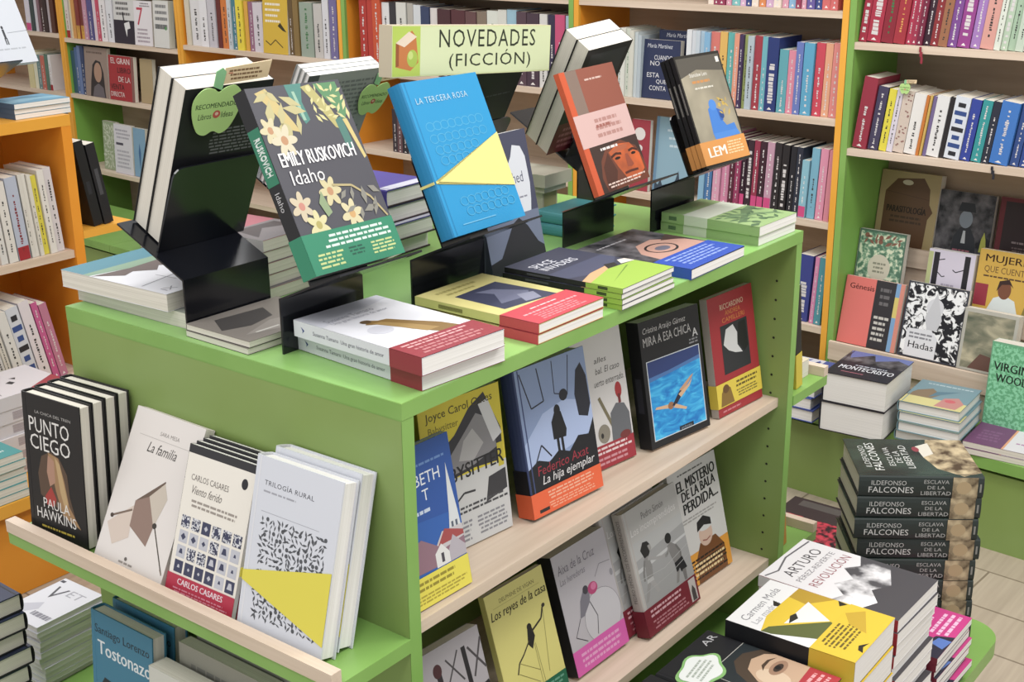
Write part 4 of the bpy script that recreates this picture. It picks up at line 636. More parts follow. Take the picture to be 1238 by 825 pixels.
# sign
SM = Matrix.Translation((.379, .352, .331)) @ Matrix.Rotation(R(4.2), 4, 'Y') @ Matrix.Rotation(R(0), 4, 'Z')
r = root('shelf_sign', 'long yellow green box sign with black capitals above the table', 'sign', SM)
m = MB(); m.box(0, 0, 0, .405, .026, .078, 'cfc0a4'); m.face([(.0005, -.0003, .0005), (.4045, -.0003, .0005), (.4045, -.0003, .0775), (.0005, -.0003, .0775)], 'd9e2a6')
canvas(m, [('r', .005, .02, .16, .98, 'b7cf52'), ('r', .16, .03, .995, .97, 'dae3b4'),
  ('p', [(.022, .20), (.105, .12), (.15, .28), (.135, .78), (.112, .9), (.03, .68)], 'c9783a'), ('p', [(.022, .66), (.095, .88), (.14, .78), (.07, .58)], 'ead6c0'), ('p', [(.022, .20), (.022, .66), (.04, .62), (.04, .22)], '9a5226'), ('e', .115, .36, .03, .17, 'a9c24a'), ('e', .105, .42, .014, .08, 'c8d878'),
  ('T', 'NOVEDADES', .27, .56, .89, .92, '27301f', {'s': 1.12}), ('T', '(FICCIÓN)', .33, .09, .86, .50, '27301f', {'s': 1.1})], (0, -.0004, 0), (1, 0, 0), (0, 0, 1), .405, .078)
m.build('sign_box', r)
m = MB(); m.box(.205, .008, -.3055, .217, .020, 0.0, '@black_sheet'); m.build('post', r)
m = MB(); m.box(.18, -.015, -.3125, .245, .04, -.305, '@black_sheet'); m.build('foot_plate', r)
# ------------------------------------------------------------------ the near end shelf
leaning(4, ['black thriller with white capitals and a fair haired woman, front of four', 'second black thriller behind the front one with the fair-haired woman', 'third black thriller behind the front one with the fair-haired woman', 'rearmost black thriller of four beside the pale matchstick cover'], (-.098, .676, -.3287), -86, 3.5, 0, .131, .226, .0220, '1b191b', hard=True, pages='@pages', group='black thrillers on the end shelf',
  art=[('T', 'LA CHICA DEL TREN', .22, .875, .84, .895, 'b8b4b0'), ('T', 'PUNTO', .10, .74, .80, .845, 'ece8e4'), ('T', 'CIEGO', .10, .62, .80, .725, 'ece8e4'),
  ('p', [(.22, .3), (.2, .45), (.28, .58), (.45, .63), (.6, .6), (.72, .5), (.74, .35), (.85, .15), (.6, .22)], '5e4838'), ('p', [(.4, .62), (.58, .6), (.66, .45), (.72, .28), (.9, .14), (.6, .2), (.5, .36)], 'a8835a'), ('p', [(.52, .6), (.6, .56), (.7, .3), (.66, .22), (.58, .36)], 'c8a878'), ('p', [(.4, .6), (.5, .57), (.5, .42), (.4, .38), (.36, .48)], 'b98d76'), ('p', [(.3, .3), (.42, .38), (.5, .3), (.45, .24), (.32, .24)], 'b03a34'),
  ('T', 'PAULA', .26, .215, .72, .285, 'ece8e4'), ('T', 'HAWKINS', .13, .13, .82, .205, 'ece8e4'), ('q', .2, .06, .78, .09, 1, 'c8b03a')], sart=[('T', 'PUNTO CIEGO', .3, .3, .7, .8, 'd8d4d0', {'rot': 90})])
book('pale cover with a matchstick card house on the end shelf', pose((-.105, .517, -.3287), -90.3, 27), .155, .230, .0168, 'e3dbd5', kind='paperback_book', pages='@pages',
  art=[('T', 'SARA MESA', .42, .865, .70, .89, '8a827c'), ('r', .14, .835, .86, .838, 'b8b0aa'), ('T', 'La familia', .30, .745, .72, .81, '4a4440', {'i': .25}), ('p', [(.05, .24), (.35, .4), (.4, .2), (.2, .12)], 'd6c4b6'), ('p', [(.35, .43), (.52, .49), (.69, .32), (.66, .19), (.37, .27)], '92776a'), ('p', [(.52, .49), (.68, .60), (.77, .51), (.69, .32)], 'c9bcac'), ('p', [(.35, .43), (.68, .61), (.69, .60), (.52, .485)], '6a5648'), ('l', [(.09, .29), (.345, .37)], .02, '7a6658'), ('e', .09, .29, .025, .014, '4a3a30'), ('l', [(.70, .33), (.97, .07)], .014, '4a4238'), ('e', .70, .33, .03, .018, '3a322a'), ('l', [(.97, .07), (.93, .1)], .01, '8a7a6a'), ('e', .45, .07, .02, .012, '6a625c'), ('q', .36, .03, .56, .055, 1, '9a928c')])
leaning(4, ['cream cover with rows of ornamental tiles and a red band, front copy', 'second copy behind the cream tiled cover on the end shelf', 'third copy behind the cream tiled cover on the end shelf', 'rearmost copy behind the cream tiled cover on the end shelf'], (-.112, .352, -.3287), -88.5, 18.6, 0, .134, .214, .0082, 'efe8dc', spine='2a2628', back='2a2628', group='cream tiled covers', pages='@pages_white',
  art=[('r', 0, .945, 1, 1, '2f2d30'), ('T', 'CARLOS CASARES', .10, .775, .66, .815, '6f6660'), ('T', 'Viento ferido', .12, .69, .58, .745, '6f6660', {'i': .25}), ('q', .1, .6, .84, .66, 2, 'a0968c'), ('e', .87, .86, .045, .035, '26242a'), ('g', .05, .155, .98, .55, 6, 4, '3d405c', 'c4c4cc')],
  band=(0, .15, 'bb2744', [('T', 'CARLOS CASARES', .16, .62, .84, .88, 'f0dce0', {'b': .03}), ('q', .06, .1, .94, .5, 3, 'dc8a9a')]))
leaning(2, ['pale grey cover with black leaf print and slanting yellow band, front copy', 'rear copy behind the pale grey leaf print cover with a yellow band'], (-.096, .199, -.3287), -89.1, 15, 0, .155, .234, .0280, 'dadce4', hard=True, pages='@pages_white', group='pale grey leaf print covers', spine='e2e2e6',
  art=[('T', 'TRILOGÍA RURAL', .12, .845, .70, .88, '54545c', {'s': 1.1}), ('q', .12, .80, .5, .82, 1, 'a8a8b0'), ('r', .12, .695, .8, .6975, 'a8a8b0'), ('leaf', .14, .40, .9, .67, 150, '55575c', ''), ('leaf', .14, .09, .9, .38, 165, '55575c', '')], band=((.28, .09), (.335, .50), 'e6d83e', []))
# ------------------------------------------------------------------ the long side's upper shelf
ZS = -.3297
book('blue cover with a white church steeple and yellow band, upper side shelf', pose((.027, .048, ZS), -1.7, 10.3), .137, .223, .0121, '2e62b2', kind='paperback_book',
  art=[('p', [(0, .55), (1, .5), (1, 1), (0, 1)], '2a56a4'), ('q', .5, .86, .9, .89, 1, '6a90cc'), ('T', 'ELIZABETH', .02, .745, .80, .82, 'e8ecf4'), ('T', 'T', .52, .645, .61, .715, 'e8ecf4'), ('q', .1, .56, .60, .605, 1, 'c8d4e8'), ('p', [(.80, .36), (.985, .36), (.965, .5), (.9, .82), (.84, .5)], 'd9dcde'), ('r', .85, .37, .88, .44, '5a6270'), ('r', .91, .37, .94, .44, '5a6270'), ('p', [(.6, .34), (.7, .41), (1, .4), (1, .26), (.62, .24)], 'c9c2c4'), ('p', [(.62, .33), (.74, .42), (1, .36), (1, .33)], 'a84a4a'), ('p', [(.0, .22), (.0, .36), (.4, .42), (.7, .3), (1, .32), (1, .2)], '94707e'), ('p', [(.56, .2), (.56, .29), (.66, .34), (.76, .27), (.76, .2)], 'e2e0de'), ('r', .64, .22, .68, .28, '4a4650'), ('p', [(.76, .2), (.76, .28), (.84, .36), (1, .26), (1, .2)], 'b8b0b8')],
  band=(0, .195, 'e8da44', [('q', .1, .52, .9, .9, 2, '9a8c20'), ('q', .1, .12, .95, .45, 3, 'b0a02a')], 1))
book('yellow cover with a torn grey photo collage on the upper side shelf', pose((.176, .130, ZS), -6.0, 7.0), .164, .231, .0200, 'decb1e', kind='paperback_book',
  art=[('r', 0, 0, 1, .48, 'cfcfce'), ('p', [(0, .46), (0, .6), (.2, .68), (.4, .76), (.6, .9), (.8, .97), (.97, .7), (.97, .48), (.6, .5)], '34343a'), ('p', [(.25, .5), (.3, .62), (.5, .74), (.68, .85), (.86, .78), (.9, .58), (.6, .52)], '8d8b8e'), ('p', [(.42, .58), (.5, .7), (.62, .76), (.74, .64), (.6, .55)], 'b4b2b2'), ('p', [(.72, .9), (.84, .92), (.98, .66), (.86, .62)], 'd8d8da'), ('r', .9, .44, .97, .6, 'd0bf28'), ('T', 'BABYSITTER', .10, .445, .97, .545, '202024', {'b': .02, 'up': .02}), ('p', [(.7, .24), (.76, .4), (.98, .42), (.98, .28)], '3c3c40'), ('l', [(.14, .3), (.25, .36), (.3, .3), (.44, .36), (.58, .35)], .02, '3a3a3e'), ('q', .08, .22, .98, .28, 2, '4a4a4e'), ('q', .14, .03, .5, .18, 5, '8a8a90'), ('q', .56, .04, .96, .18, 5, '8a8a90'), ('T', 'Joyce Carol Oates', .08, .885, .90, .955, '4a4420'), ('T', 'Babysitter', .10, .80, .46, .86, '8a7f28')])
book('thick misty blue cover with a dark standing woman and an orange band', pose((.372, .103, ZS), -4.7, 11.0), .164, .236, .0310, '8fa2ca', spine='3f4c78', hard=True, pages='@pages',
  art=[('p', [(0, .3), (1, .42), (1, .62), (.62, .7), (.3, .66), (0, .5)], 'afc0e6'), ('r', 0, .15, 1, .33, '15161d'), ('p', [(0, .33), (.15, .37), (.3, .33), (.45, .38), (.6, .34), (.75, .42), (.9, .4), (1, .5), (1, .33)], '15161d'), ('l', [(.06, .97), (.16, .72), (.34, .74), (.3, .97)], .014, '2a2c38'), ('l', [(.52, .98), (.5, .76), (.68, .72), (.76, .98)], .01, '2a2c38'), ('e', .62, .73, .06, .04, '23242e'), ('p', [(.8, .55), (.78, .7), (.84, .86), (.92, .9), (.98, .8), (.99, .6), (.93, .52)], '262834'), ('l', [(.1, .34), (.22, .46), (.34, .36)], .016, '2a2c38'), ('p', [(.4, .46), (.4, .58), (.46, .64), (.55, .63), (.6, .5), (.58, .45)], '15161c'), ('e', .5, .645, .045, .04, '15161c'), ('r', .44, .34, .475, .47, '15161c'), ('r', .5, .34, .535, .47, '15161c'), ('T', 'Federico Axat', .12, .265, .86, .33, 'a02c3c', {'i': .1}), ('T', 'La hija ejemplar', .16, .18, .92, .255, 'e6e2e2', {'i': .25})],
  sart=[('r', 0.02, 0, .98, .33, '15161d')], band=(0, .165, 'ec6230', [('q', .2, .5, .95, .9, 3, 'f4b090'), ('q', .2, .12, .9, .45, 3, 'f4a684'), ('r', .06, .14, .2, .28, '2a2422')]))
book('white cover with a grey tombstone and a dark red foot behind the misty cover', pose((.513, .125, ZS), -7.3, 11.4), .167, .233, .0180, 'dcd8d6', kind='paperback_book', pages='@pages_white',
  art=[('T', 'alles', .56, .77, .74, .81, '4a4644', {'i': .2}), ('T', 'bal. El caso', .56, .69, .92, .735, '4a4644', {'i': .2}), ('T', 'uerto enterrado.', .52, .60, .97, .65, '4a4644', {'i': .2}), ('l', [(.56, .52), (.72, .27)], .04, '7d7458'), ('p', [(.68, .16), (.7, .38), (.8, .44), (.92, .42), (.98, .34), (.98, .16)], '696b70'), ('e', .86, .53, .05, .06, 'b03034'), ('r', .84, .43, .88, .5, '7a2a2c'), ('e', .57, .25, .09, .07, '8d8678'), ('e', .54, .24, .02, .02, '2a2826'), ('r', 0, 0, 1, .175, 'a42a38'), ('q', .4, .10, .97, .165, 2, 'e8d0d0'), ('q', .4, .02, .95, .09, 2, 'd09098'), ('e', .88, .19, .08, .03, '7a3230')])
book('black cover with a framed swimmer in blue water on the upper side shelf', pose((.709, .099, ZS), -7.8, 10.2), .164, .227, .0275, '17171c', kind='paperback_book', pages='@pages_white',
  art=[('T', 'Cristina Araújo Gámez', .05, .885, .76, .945, 'c8c4c4', {'i': .2}), ('T', 'MIRA A ESA CHICA', .05, .80, .84, .87, 'c8c4c4'), ('T', 'A', .86, .755, .95, .82, 'd8d6d6', {'b': .02}), ('q', .78, .70, .96, .75, 2, '8a8a8e'), ('r', .06, .055, .95, .685, 'cfd6dc'), ('r', .072, .062, .938, .678, '@water'), ('p', [(.072, .55), (.4, .56), (.938, .6), (.938, .678), (.072, .678)], '2b3f78'), ('p', [(.072, .52), (.938, .57), (.938, .6), (.4, .565), (.072, .555)], '4a78b4'),
  ('p', [(.12, .30), (.34, .27), (.36, .30), (.14, .315)], 'd8b08a'), ('e', .38, .285, .05, .03, '9a6a48'), ('p', [(.40, .28), (.52, .36), (.60, .40), (.57, .33), (.46, .27)], '23263a'), ('p', [(.42, .26), (.62, .21), (.64, .225), (.46, .285)], 'd8b08a'), ('p', [(.54, .38), (.74, .455), (.8, .47), (.78, .45), (.6, .36)], 'c89a78'), ('p', [(.52, .35), (.7, .40), (.78, .44), (.72, .385), (.56, .32)], 'd8b08a'), ('r', .48, .062, .72, .095, '1d2430'), ('T', 'andanzas', .51, .068, .69, .088, '8a9aa8')], sart=[('q', .25, .15, .75, .7, 1, '3a3a44')])
book('red cover with a dark profile picture and yellow band, upper side shelf', pose((.910, .070, ZS), -3.7, 9.9), .151, .225, .0158, 'a5262f', spine='b5aca4', kind='paperback_book',
  art=[('T', 'RICCARDINO', .26, .87, .78, .915, 'e4c8a8'), ('T', 'ANDREA', .36, .815, .7, .855, 'd8843a'), ('T', 'CAMILLERI', .28, .76, .78, .80, 'd8843a'), ('r', .22, .33, .82, .74, '2a2b30'), ('p', [(.26, .58), (.34, .7), (.5, .72), (.58, .64), (.56, .54), (.66, .46), (.5, .48), (.36, .52)], 'd4d4d2'), ('p', [(.58, .56), (.62, .72), (.78, .72), (.8, .5), (.7, .46)], '17171a'), ('q', .1, .02, .5, .05, 1, 'd07a80')],
  band=(.075, .275, 'e3c93a', [('p', [(.06, .04), (.1, .6), (.2, .92), (.3, .7), (.36, .04)], '8a6a2a'), ('e', .2, .72, .07, .18, '6a4a24'), ('q', .42, .55, .95, .9, 2, '6a5a20'), ('q', .42, .15, .95, .5, 3, '8a7a30')], 1))
# ------------------------------------------------------------------ the long side's lower shelf
ZL = -.6767
book('grey cover with a black lattice of crosses, lower side shelf', pose((.078, .040, ZL), -3.2, 16), .146, .238, .0209, 'aca4a8', kind='paperback_book',
  art=[('r', 0, 0, 1, 1, 'a9a2a6'), ('l', [(.42, .1), (.36, .84)], .07, '2a2226'), ('e', .35, .86, .06, .045, '4a2426'), ('l', [(.78, .1), (.74, .92)], .06, '221d20'), ('l', [(.05, .5), (1, .62)], .06, '221d20'), ('l', [(.46, .74), (.66, .92)], .02, '4a4446'), ('l', [(.48, .9), (.68, .72)], .02, '4a4446'), ('l', [(.82, .7), (1, .92)], .025, '4a4446'), ('l', [(.8, .9), (1, .72)], .025, '4a4446'), ('p', [(.46, .3), (.72, .34), (.7, .52), (.46, .5)], 'd0d0d8'), ('o', .9, .5, .09, .07, .015, '5a5256'), ('p', [(.8, .3), (1, .4), (1, .36), (.82, .26)], '8a2a2a')])
book('pale yellow cover of a puppet figure on strings with a green foot', pose((.307, .078, ZL), -2.5, 16.8), .143, .228, .0118, 'e4d97e', kind='paperback_book',
  art=[('T', 'DELPHINE DE VIGAN', .22, .905, .82, .935, '7a7038'), ('r', .1, .885, .9, .888, 'b8ac58'), ('T', 'Los reyes de la casa', .03, .785, .97, .87, '3c3418', {'i': .22, 'b': .012}), ('p', [(.50, .52), (.54, .62), (.62, .62), (.64, .55), (.56, .47)], '2a2622'), ('e', .58, .63, .04, .028, '2a2622'), ('l', [(.6, .59), (.8, .64), (.86, .71)], .025, '3a342a'), ('e', .88, .72, .03, .015, '3a342a'), ('l', [(.53, .54), (.4, .47), (.3, .43), (.24, .36)], .02, '4a4432'), ('l', [(.6, .5), (.6, .2)], .006, '8a8048'), ('l', [(.62, .5), (.64, .2)], .006, '8a8048'), ('l', [(.86, .7), (.74, .25)], .006, '8a8048'), ('l', [(.26, .36), (.56, .22)], .006, '8a8048'), ('l', [(.3, .43), (.6, .3)], .006, '8a8048'), ('r', 0, 0, 1, .20, '1f6b4c'), ('q', .1, .03, .95, .18, 5, '6aa48a')])
book('grey cover with a line drawing, pink flower and pink foot', pose((.486, .100, ZL), -1.2, 16.5), .152, .216, .030, 'c3bdc2', spine='1c1b1e', kind='paperback_book', pages='@pages',
  art=[('T', 'Aixa de la Cruz', .06, .83, .74, .905, '77707a', {'i': .12}), ('T', 'Las herederas', .06, .745, .52, .80, '8a848c', {'i': .12}), ('e', .66, .34, .34, .22, 'd0ccd0'), ('o', .66, .34, .34, .22, .006, '8a868a'), ('p', [(.26, .42), (.32, .55), (.42, .63), (.52, .6), (.48, .5), (.34, .42)], '84808a'), ('e', .45, .61, .05, .035, '4a464e'), ('e', .58, .59, .09, .05, 'c24a7c'), ('e', .6, .6, .05, .03, 'e07aa4'), ('l', [(.26, .42), (.12, .3), (.3, .22)], .01, '5a565c'), ('l', [(.48, .5), (.56, .36), (.5, .22)], .012, '5a565c'), ('l', [(.66, .66), (.78, .74), (.98, .72)], .008, '8a868a'), ('e', .96, .62, .03, .03, '9a969c'), ('r', 0, 0, 1, .205, 'e362b4'), ('q', .1, .03, .9, .17, 3, 'f0a8d4')])
TC = book('grey photo cover of two children on a beach with dark red band', pose((.672, .068, ZL), -.1, 16.6), .173, .233, .0245, 'bdbab6', spine='bfb6b0', hard=True, pages='@pages', group='two children covers',
  art=[('T', 'Pedro Simón', .30, .875, .72, .93, '6a6664', {'i': .1}), ('T', 'Los incomprendidos', .06, .775, .92, .85, 'e2dedb', {'i': .1}), ('r', .04, .2, 1, .74, 'a4a3a2'), ('p', [(.04, .6), (1, .66), (1, .74), (.04, .74)], 'bab9b7'), ('p', [(.04, .5), (1, .55), (1, .57), (.04, .53)], 'c8c7c6'), ('p', [(.20, .585), (.155, .66), (.22, .71), (.30, .70), (.345, .66), (.33, .63), (.30, .60), (.245, .57)], '2b2929'), ('p', [(.29, .665), (.345, .665), (.355, .63), (.315, .61)], 'a09c98'), ('p', [(.185, .585), (.27, .59), (.30, .50), (.27, .40), (.16, .40), (.175, .5)], '8f8c8a'), ('p', [(.16, .42), (.275, .42), (.28, .385), (.15, .385)], 'bcbab8'), ('l', [(.25, .57), (.40, .53), (.555, .50)], .035, 'a5a2a0'), ('l', [(.19, .57), (.13, .48), (.12, .42)], .028, '7d7a78'), ('p', [(.15, .39), (.22, .39), (.11, .26), (.06, .26)], '9b9896'), ('p', [(.20, .39), (.275, .39), (.35, .28), (.29, .28)], 'a9a6a4'),
  ('e', .672, .615, .06, .042, '262525'), ('p', [(.625, .56), (.70, .575), (.79, .53), (.84, .40), (.70, .385), (.655, .47)], '83807e'), ('l', [(.66, .55), (.60, .50), (.555, .50)], .035, '908d8b'), ('l', [(.78, .53), (.84, .46), (.82, .38)], .03, '6f6c6a'), ('p', [(.69, .40), (.85, .415), (.90, .31), (.78, .30), (.765, .34), (.70, .31)], '222226'), ('p', [(.70, .32), (.755, .33), (.70, .24), (.65, .24)], '8a8785'), ('p', [(.80, .31), (.87, .31), (.86, .22), (.81, .22)], '7a7775'), ('l', [(.04, .45), (.5, .42), (1, .48)], .006, 'b6b5b3'), ('l', [(.04, .33), (.6, .35), (1, .40)], .006, 'b0afad')],
  sart=[('T', 'PEDRO SIMÓN  LOS INCOMPRENDIDOS', .3, .28, .68, .95, '7a7270', {'rot': 90})],
  band=(0, .215, '7b2030', [('q', .08, .58, .8, .92, 2, 'd8a8ae'), ('q', .08, .12, .8, .5, 3, 'b87880'), ('r', .84, .08, .97, .94, 'c4bcb8'), ('p', [(.87, .1), (.87, .5), (.9, .7), (.94, .5), (.95, .1)], '4a4444')]))
copy_tree(TC, pose((.642, .098, ZL), -.1, 16.6), 'grey-spined copy behind the two children cover', 'two children covers')
book('white cover with heavy black lettering over a man in a dark cap', pose((.850, .095, ZL), -2.5, 13.5), .166, .235, .0201, 'd8d5d1', kind='paperback_book', pages='@pages_white',
  art=[('q', .2, .935, .72, .96, 1, '6a6866'), ('T', 'EL MISTERIO', .15, .81, .95, .90, '1c1c20', {'b': .05, 'up': .02}), ('T', 'DE LA BALA', .22, .72, .92, .80, '1c1c20', {'b': .05, 'up': .02}), ('T', 'PERDIDA...', .22, .61, .94, .70, '1c1c20', {'b': .05, 'up': .02}), ('q', .08, .53, .94, .58, 2, 'a8a4a0'), ('r', 0, 0, 1, .27, 'e89f2c'), ('p', [(.28, 0), (.3, .2), (.42, .32), (.75, .32), (.9, .2), (.9, 0)], '7a4a24'), ('e', .56, .37, .14, .1, 'd8b8a4'), ('e', .58, .45, .16, .05, 'd8d8d6'), ('p', [(.4, .42), (.42, .5), (.56, .53), (.7, .48), (.7, .42), (.55, .45)], '2a2628'), ('l', [(.48, .33), (.56, .315), (.64, .33)], .015, '9a5a50'), ('q', .1, .03, .95, .22, 6, '2c2018'), ('q', .2, .06, .95, .18, 3, 'f4d8a0')])
# ------------------------------------------------------------------ stacks on the low deck, long side
stack(6, ['white cover with a yellow folded ribbon shape, topmost of its pile'] + [f'{ORD[k]} book from the top under the yellow ribbon cover' for k in range(1, 6)], (.598, -.366, -.8337), 1.3, .163, .222, .0485, 'e9e7e6', spine='17171c', back='17171c', hard=False, pages='@pages_white', group='pile under the yellow ribbon cover', jit=.003, seed=31,
  art=[('T', 'Carmen Mola', .10, .86, .86, .93, '8a888c', {'i': .1}), ('T', 'Las madres', .10, .78, .62, .835, 'a8a6aa', {'i': .1}), ('p', [(.01, .72), (.3, .78), (1, .76), (1, .33), (.55, .33)], 'e2bf1e'), ('p', [(1, .76), (.78, .765), (.74, .62), (1, .46)], 'b9941c'), ('p', [(.27, .63), (.80, .615), (.575, .37)], 'e6e4e0'), ('p', [(.01, .72), (.13, .70), (.57, .36), (.54, .33), (.2, .33), (.02, .64)], '5c6432'), ('p', [(.30, .60), (.44, .64), (.52, .62), (.44, .575)], '2a2620'), ('p', [(.52, .8), (.62, .84), (.6, .77), (.54, .77)], '26221e'), ('p', [(.9, .4), (1, .44), (.98, .36)], '2a2418')],
  band=(0, .34, 'e0bc1c', [('q', .12, .34, .66, .92, 6, '6a5a18'), ('p', [(.55, .25), (.95, .62), (.8, .95), (.62, .7)], 'c4a01c'), ('p', [(.2, .02), (.3, .1), (.4, .05), (.3, .2), (.22, .14)], '2a2418')]))
stack(13, ['white and grey cover with red and black capitals, topmost of its tall pile'] + [f'{ORD[k]} book from the top under the red and black capitals cover' for k in range(1, 13)], (.778, -.362, -.8337), -.6, .172, .256, .0220, 'e6e2e3', spine='a3262f', pages='@pages_white', group='pile under the red and black capitals cover', jit=.004, seed=32,
  art=[('T', 'ARTURO', .16, .80, .86, .885, '4f4c50'), ('T', 'PÉREZ-REVERTE', .12, .72, .9, .775, '8a868a'), ('T', 'REVOLUCIÓN', .12, .60, .92, .69, 'a0646a'), ('l', [(.02, .96), (.2, .92), (.5, .97), (.98, .95)], .02, '6a686c'), ('p', [(0, 0), (1, 0), (1, .56), (.8, .5), (.66, .58), (.5, .46), (.3, .54), (.14, .42), (0, .46)], '@photo_cloud'), ('p', [(0, 0), (1, 0), (1, .34), (.6, .22), (.4, .3), (.2, .2), (0, .26)], '4a474b')], sart=[('r', .02, .2, .98, 1, 'e6e2e3')])
FL_ = ['dark green hardback with a pale portrait foot, topmost of its tall pile'] + [f'{ORD[k]} hardback from the top of the dark green pile near the deck corner' for k in range(1, 9)]
rnF = random.Random(5)
stack(9, FL_, (1.206, -.346, -.8337), 34.3, .176, .231, .0428, '26302c', hard=True, pages='@pages', group='dark green hardbacks near the deck corner', jit=.006, seed=33, back='1c1e1e',
  art=[('r', .0, .0, 1, 1, '@falc_green'), ('p', [(.1, .0), (.0, .16), (.2, .34), (.5, .40), (.8, .34), (1, .3), (1, 0)], '@portrait_tan'), ('p', [(.5, .4), (.8, .42), (.9, .3), (.6, .3)], 'd0cabc'), ('e', .72, .43, .07, .03, '8a3a44'), ('T', 'ILDEFONSO', .22, .86, .80, .91, 'c8c8c4'), ('T', 'FALCONES', .14, .77, .88, .845, 'dcdcd8'), ('T', 'ESCLAVA', .26, .66, .76, .71, 'c8c8c4'), ('T', 'DE LA', .34, .59, .66, .64, 'c8c8c4'), ('T', 'LIBERTAD', .2, .51, .82, .57, 'c8c8c4')],
  sart=[('r', .0, .05, 1, .25, '@portrait_tan'), ('e', .5, .16, .3, .06, 'b8a078'), ('T', 'ILDEFONSO', .58, .62, .80, .90, 'c4c4c0', {'rot': -90}), ('T', 'FALCONES', .22, .56, .50, .92, 'd8d8d4', {'rot': -90}), ('T', 'ESCLAVA', .68, .28, .86, .48, 'b8b8b4', {'rot': -90}), ('T', 'DE LA', .42, .31, .58, .45, 'b8b8b4', {'rot': -90}), ('T', 'LIBERTAD', .14, .26, .32, .5, 'b8b8b4', {'rot': -90}), ('r', .3, .02, .7, .035, '8a8a84')])
stack(9, ['magenta and black cover, topmost of the thin pile at the deck corner'] + [f'{ORD[k]} thin book from the top under the magenta cover' for k in range(1, 9)], (.962, -.373, -.8337), 0, .176, .100, .0142, 'cf3a88', back='26202c', pages='@pages_white', group='thin pile under the magenta cover', jit=.006, seed=34, spine='7a1f34',
  art=[('q', .1, .55, .9, .95, 5, 'f0c0dc'), ('p', [(0, 0), (.5, 0), (.42, .3), (.2, .42), (0, .4)], '2c2a3c'), ('p', [(.2, .05), (.4, .0), (.4, .24), (.26, .3)], '5a7ac0'), ('q', .45, .1, .95, .5, 3, 'f0c0dc'), ('p', [(.1, .3), (.3, .42), (.2, .5)], 'e0a040')])
stack(7, ['black cover with a framed pale face and red foot, topmost of its pile'] + [f'{ORD[k]} book from the top under the black framed face cover' for k in range(1, 7)], (.428, -.350, -.8337), 0, .160, .235, .0392, '18181c', pages='@pages', group='pile under the black framed face cover', jit=.003, seed=35, hard=True,
  art=[('T', 'AR', .72, .90, .95, .955, 'b8b6b8'), ('l', [(.3, .0), (.3, .72), (1, .72)], .008, 'b8b4ac'), ('r', .305, 0, 1, .715, '20282c'), ('p', [(.305, 0), (.305, .2), (.36, .42), (.48, .58), (.64, .66), (.82, .66), (1, .58), (1, 0)], '4a3a2c'), ('p', [(.40, 0), (.40, .24), (.47, .42), (.60, .54), (.78, .58), (.94, .54), (1, .48), (1, 0)], 'c4a284'), ('e', .62, .36, .13, .12, 'd6bb9e'), ('e', .80, .385, .15, .05, 'a07c62'), ('p', [(.66, .45), (.74, .49), (.86, .49), (.96, .45), (.86, .47), (.74, .465)], '4a3626'), ('e', .80, .385, .085, .026, '3a2a20'), ('e', .80, .39, .035, .02, '120e0c'), ('e', .50, .2, .06, .1, 'b28e72'), ('p', [(.52, 0), (1, 0), (1, .22), (.62, .2)], 'b02c38'), ('q', .64, .04, .96, .18, 3, 'e0a0a4')])
stack(7, ['black cover with big white capitals, topmost of the leftmost long side pile'] + [f'{ORD[k]} book from the top under the black cover with big white capitals' for k in range(1, 7)], (.266, -.345, -.8337), -1, .155, .24, .0388, '19191c', pages='@pages', group='pile under the black cover with white capitals', jit=.003, seed=36,
  art=[('T', 'ADO', .55, .78, .95, .87, 'dedcdc', {'b': .02}), ('T', 'N', .66, .9, .74, .96, 'c8c6c6', {'b': .02}), ('r', .2, .4, .8, .5, '3a3a40')])
r = root('cloud_tag', 'white cloud shaped tag with a green rim on the black framed face cover', 'tag', Matrix.Translation((.475, -.168, -.5555)) @ Matrix.Rotation(R(8), 4, 'Z'))
for nm, s, zz, c in (('rim', 1.0, 0, '86b86c'), ('face', .86, .0012, 'e6e8e4')):
    pts = []
    for k in range(40):
        a = k * math.tau / 40; q = 1 + .10 * math.cos(5 * a + .6); pts.append((s * .052 * q * math.cos(a), s * .034 * q * math.sin(a)))
    m = MB(); m.prism(pts, (1, 0, 0), (0, 1, 0), (0, 0, 1), (0, 0, zz), .0011, c)
    if nm == 'face': canvas(m, [('q', .15, .25, .85, .75, 4, 'a8b0a4')], (-.045, -.03, zz + .0011), (1, 0, 0), (0, 1, 0), .09, .06)
    m.build(nm, r)
m = MB(); m.prism([(-.085, -.012), (-.05, -.02), (-.04, .01), (-.07, .03)], (1, 0, 0), (0, 1, 0), (0, 0, 1), (0, 0, .0), .0009, 'c8b86a'); m.build('strip', r)
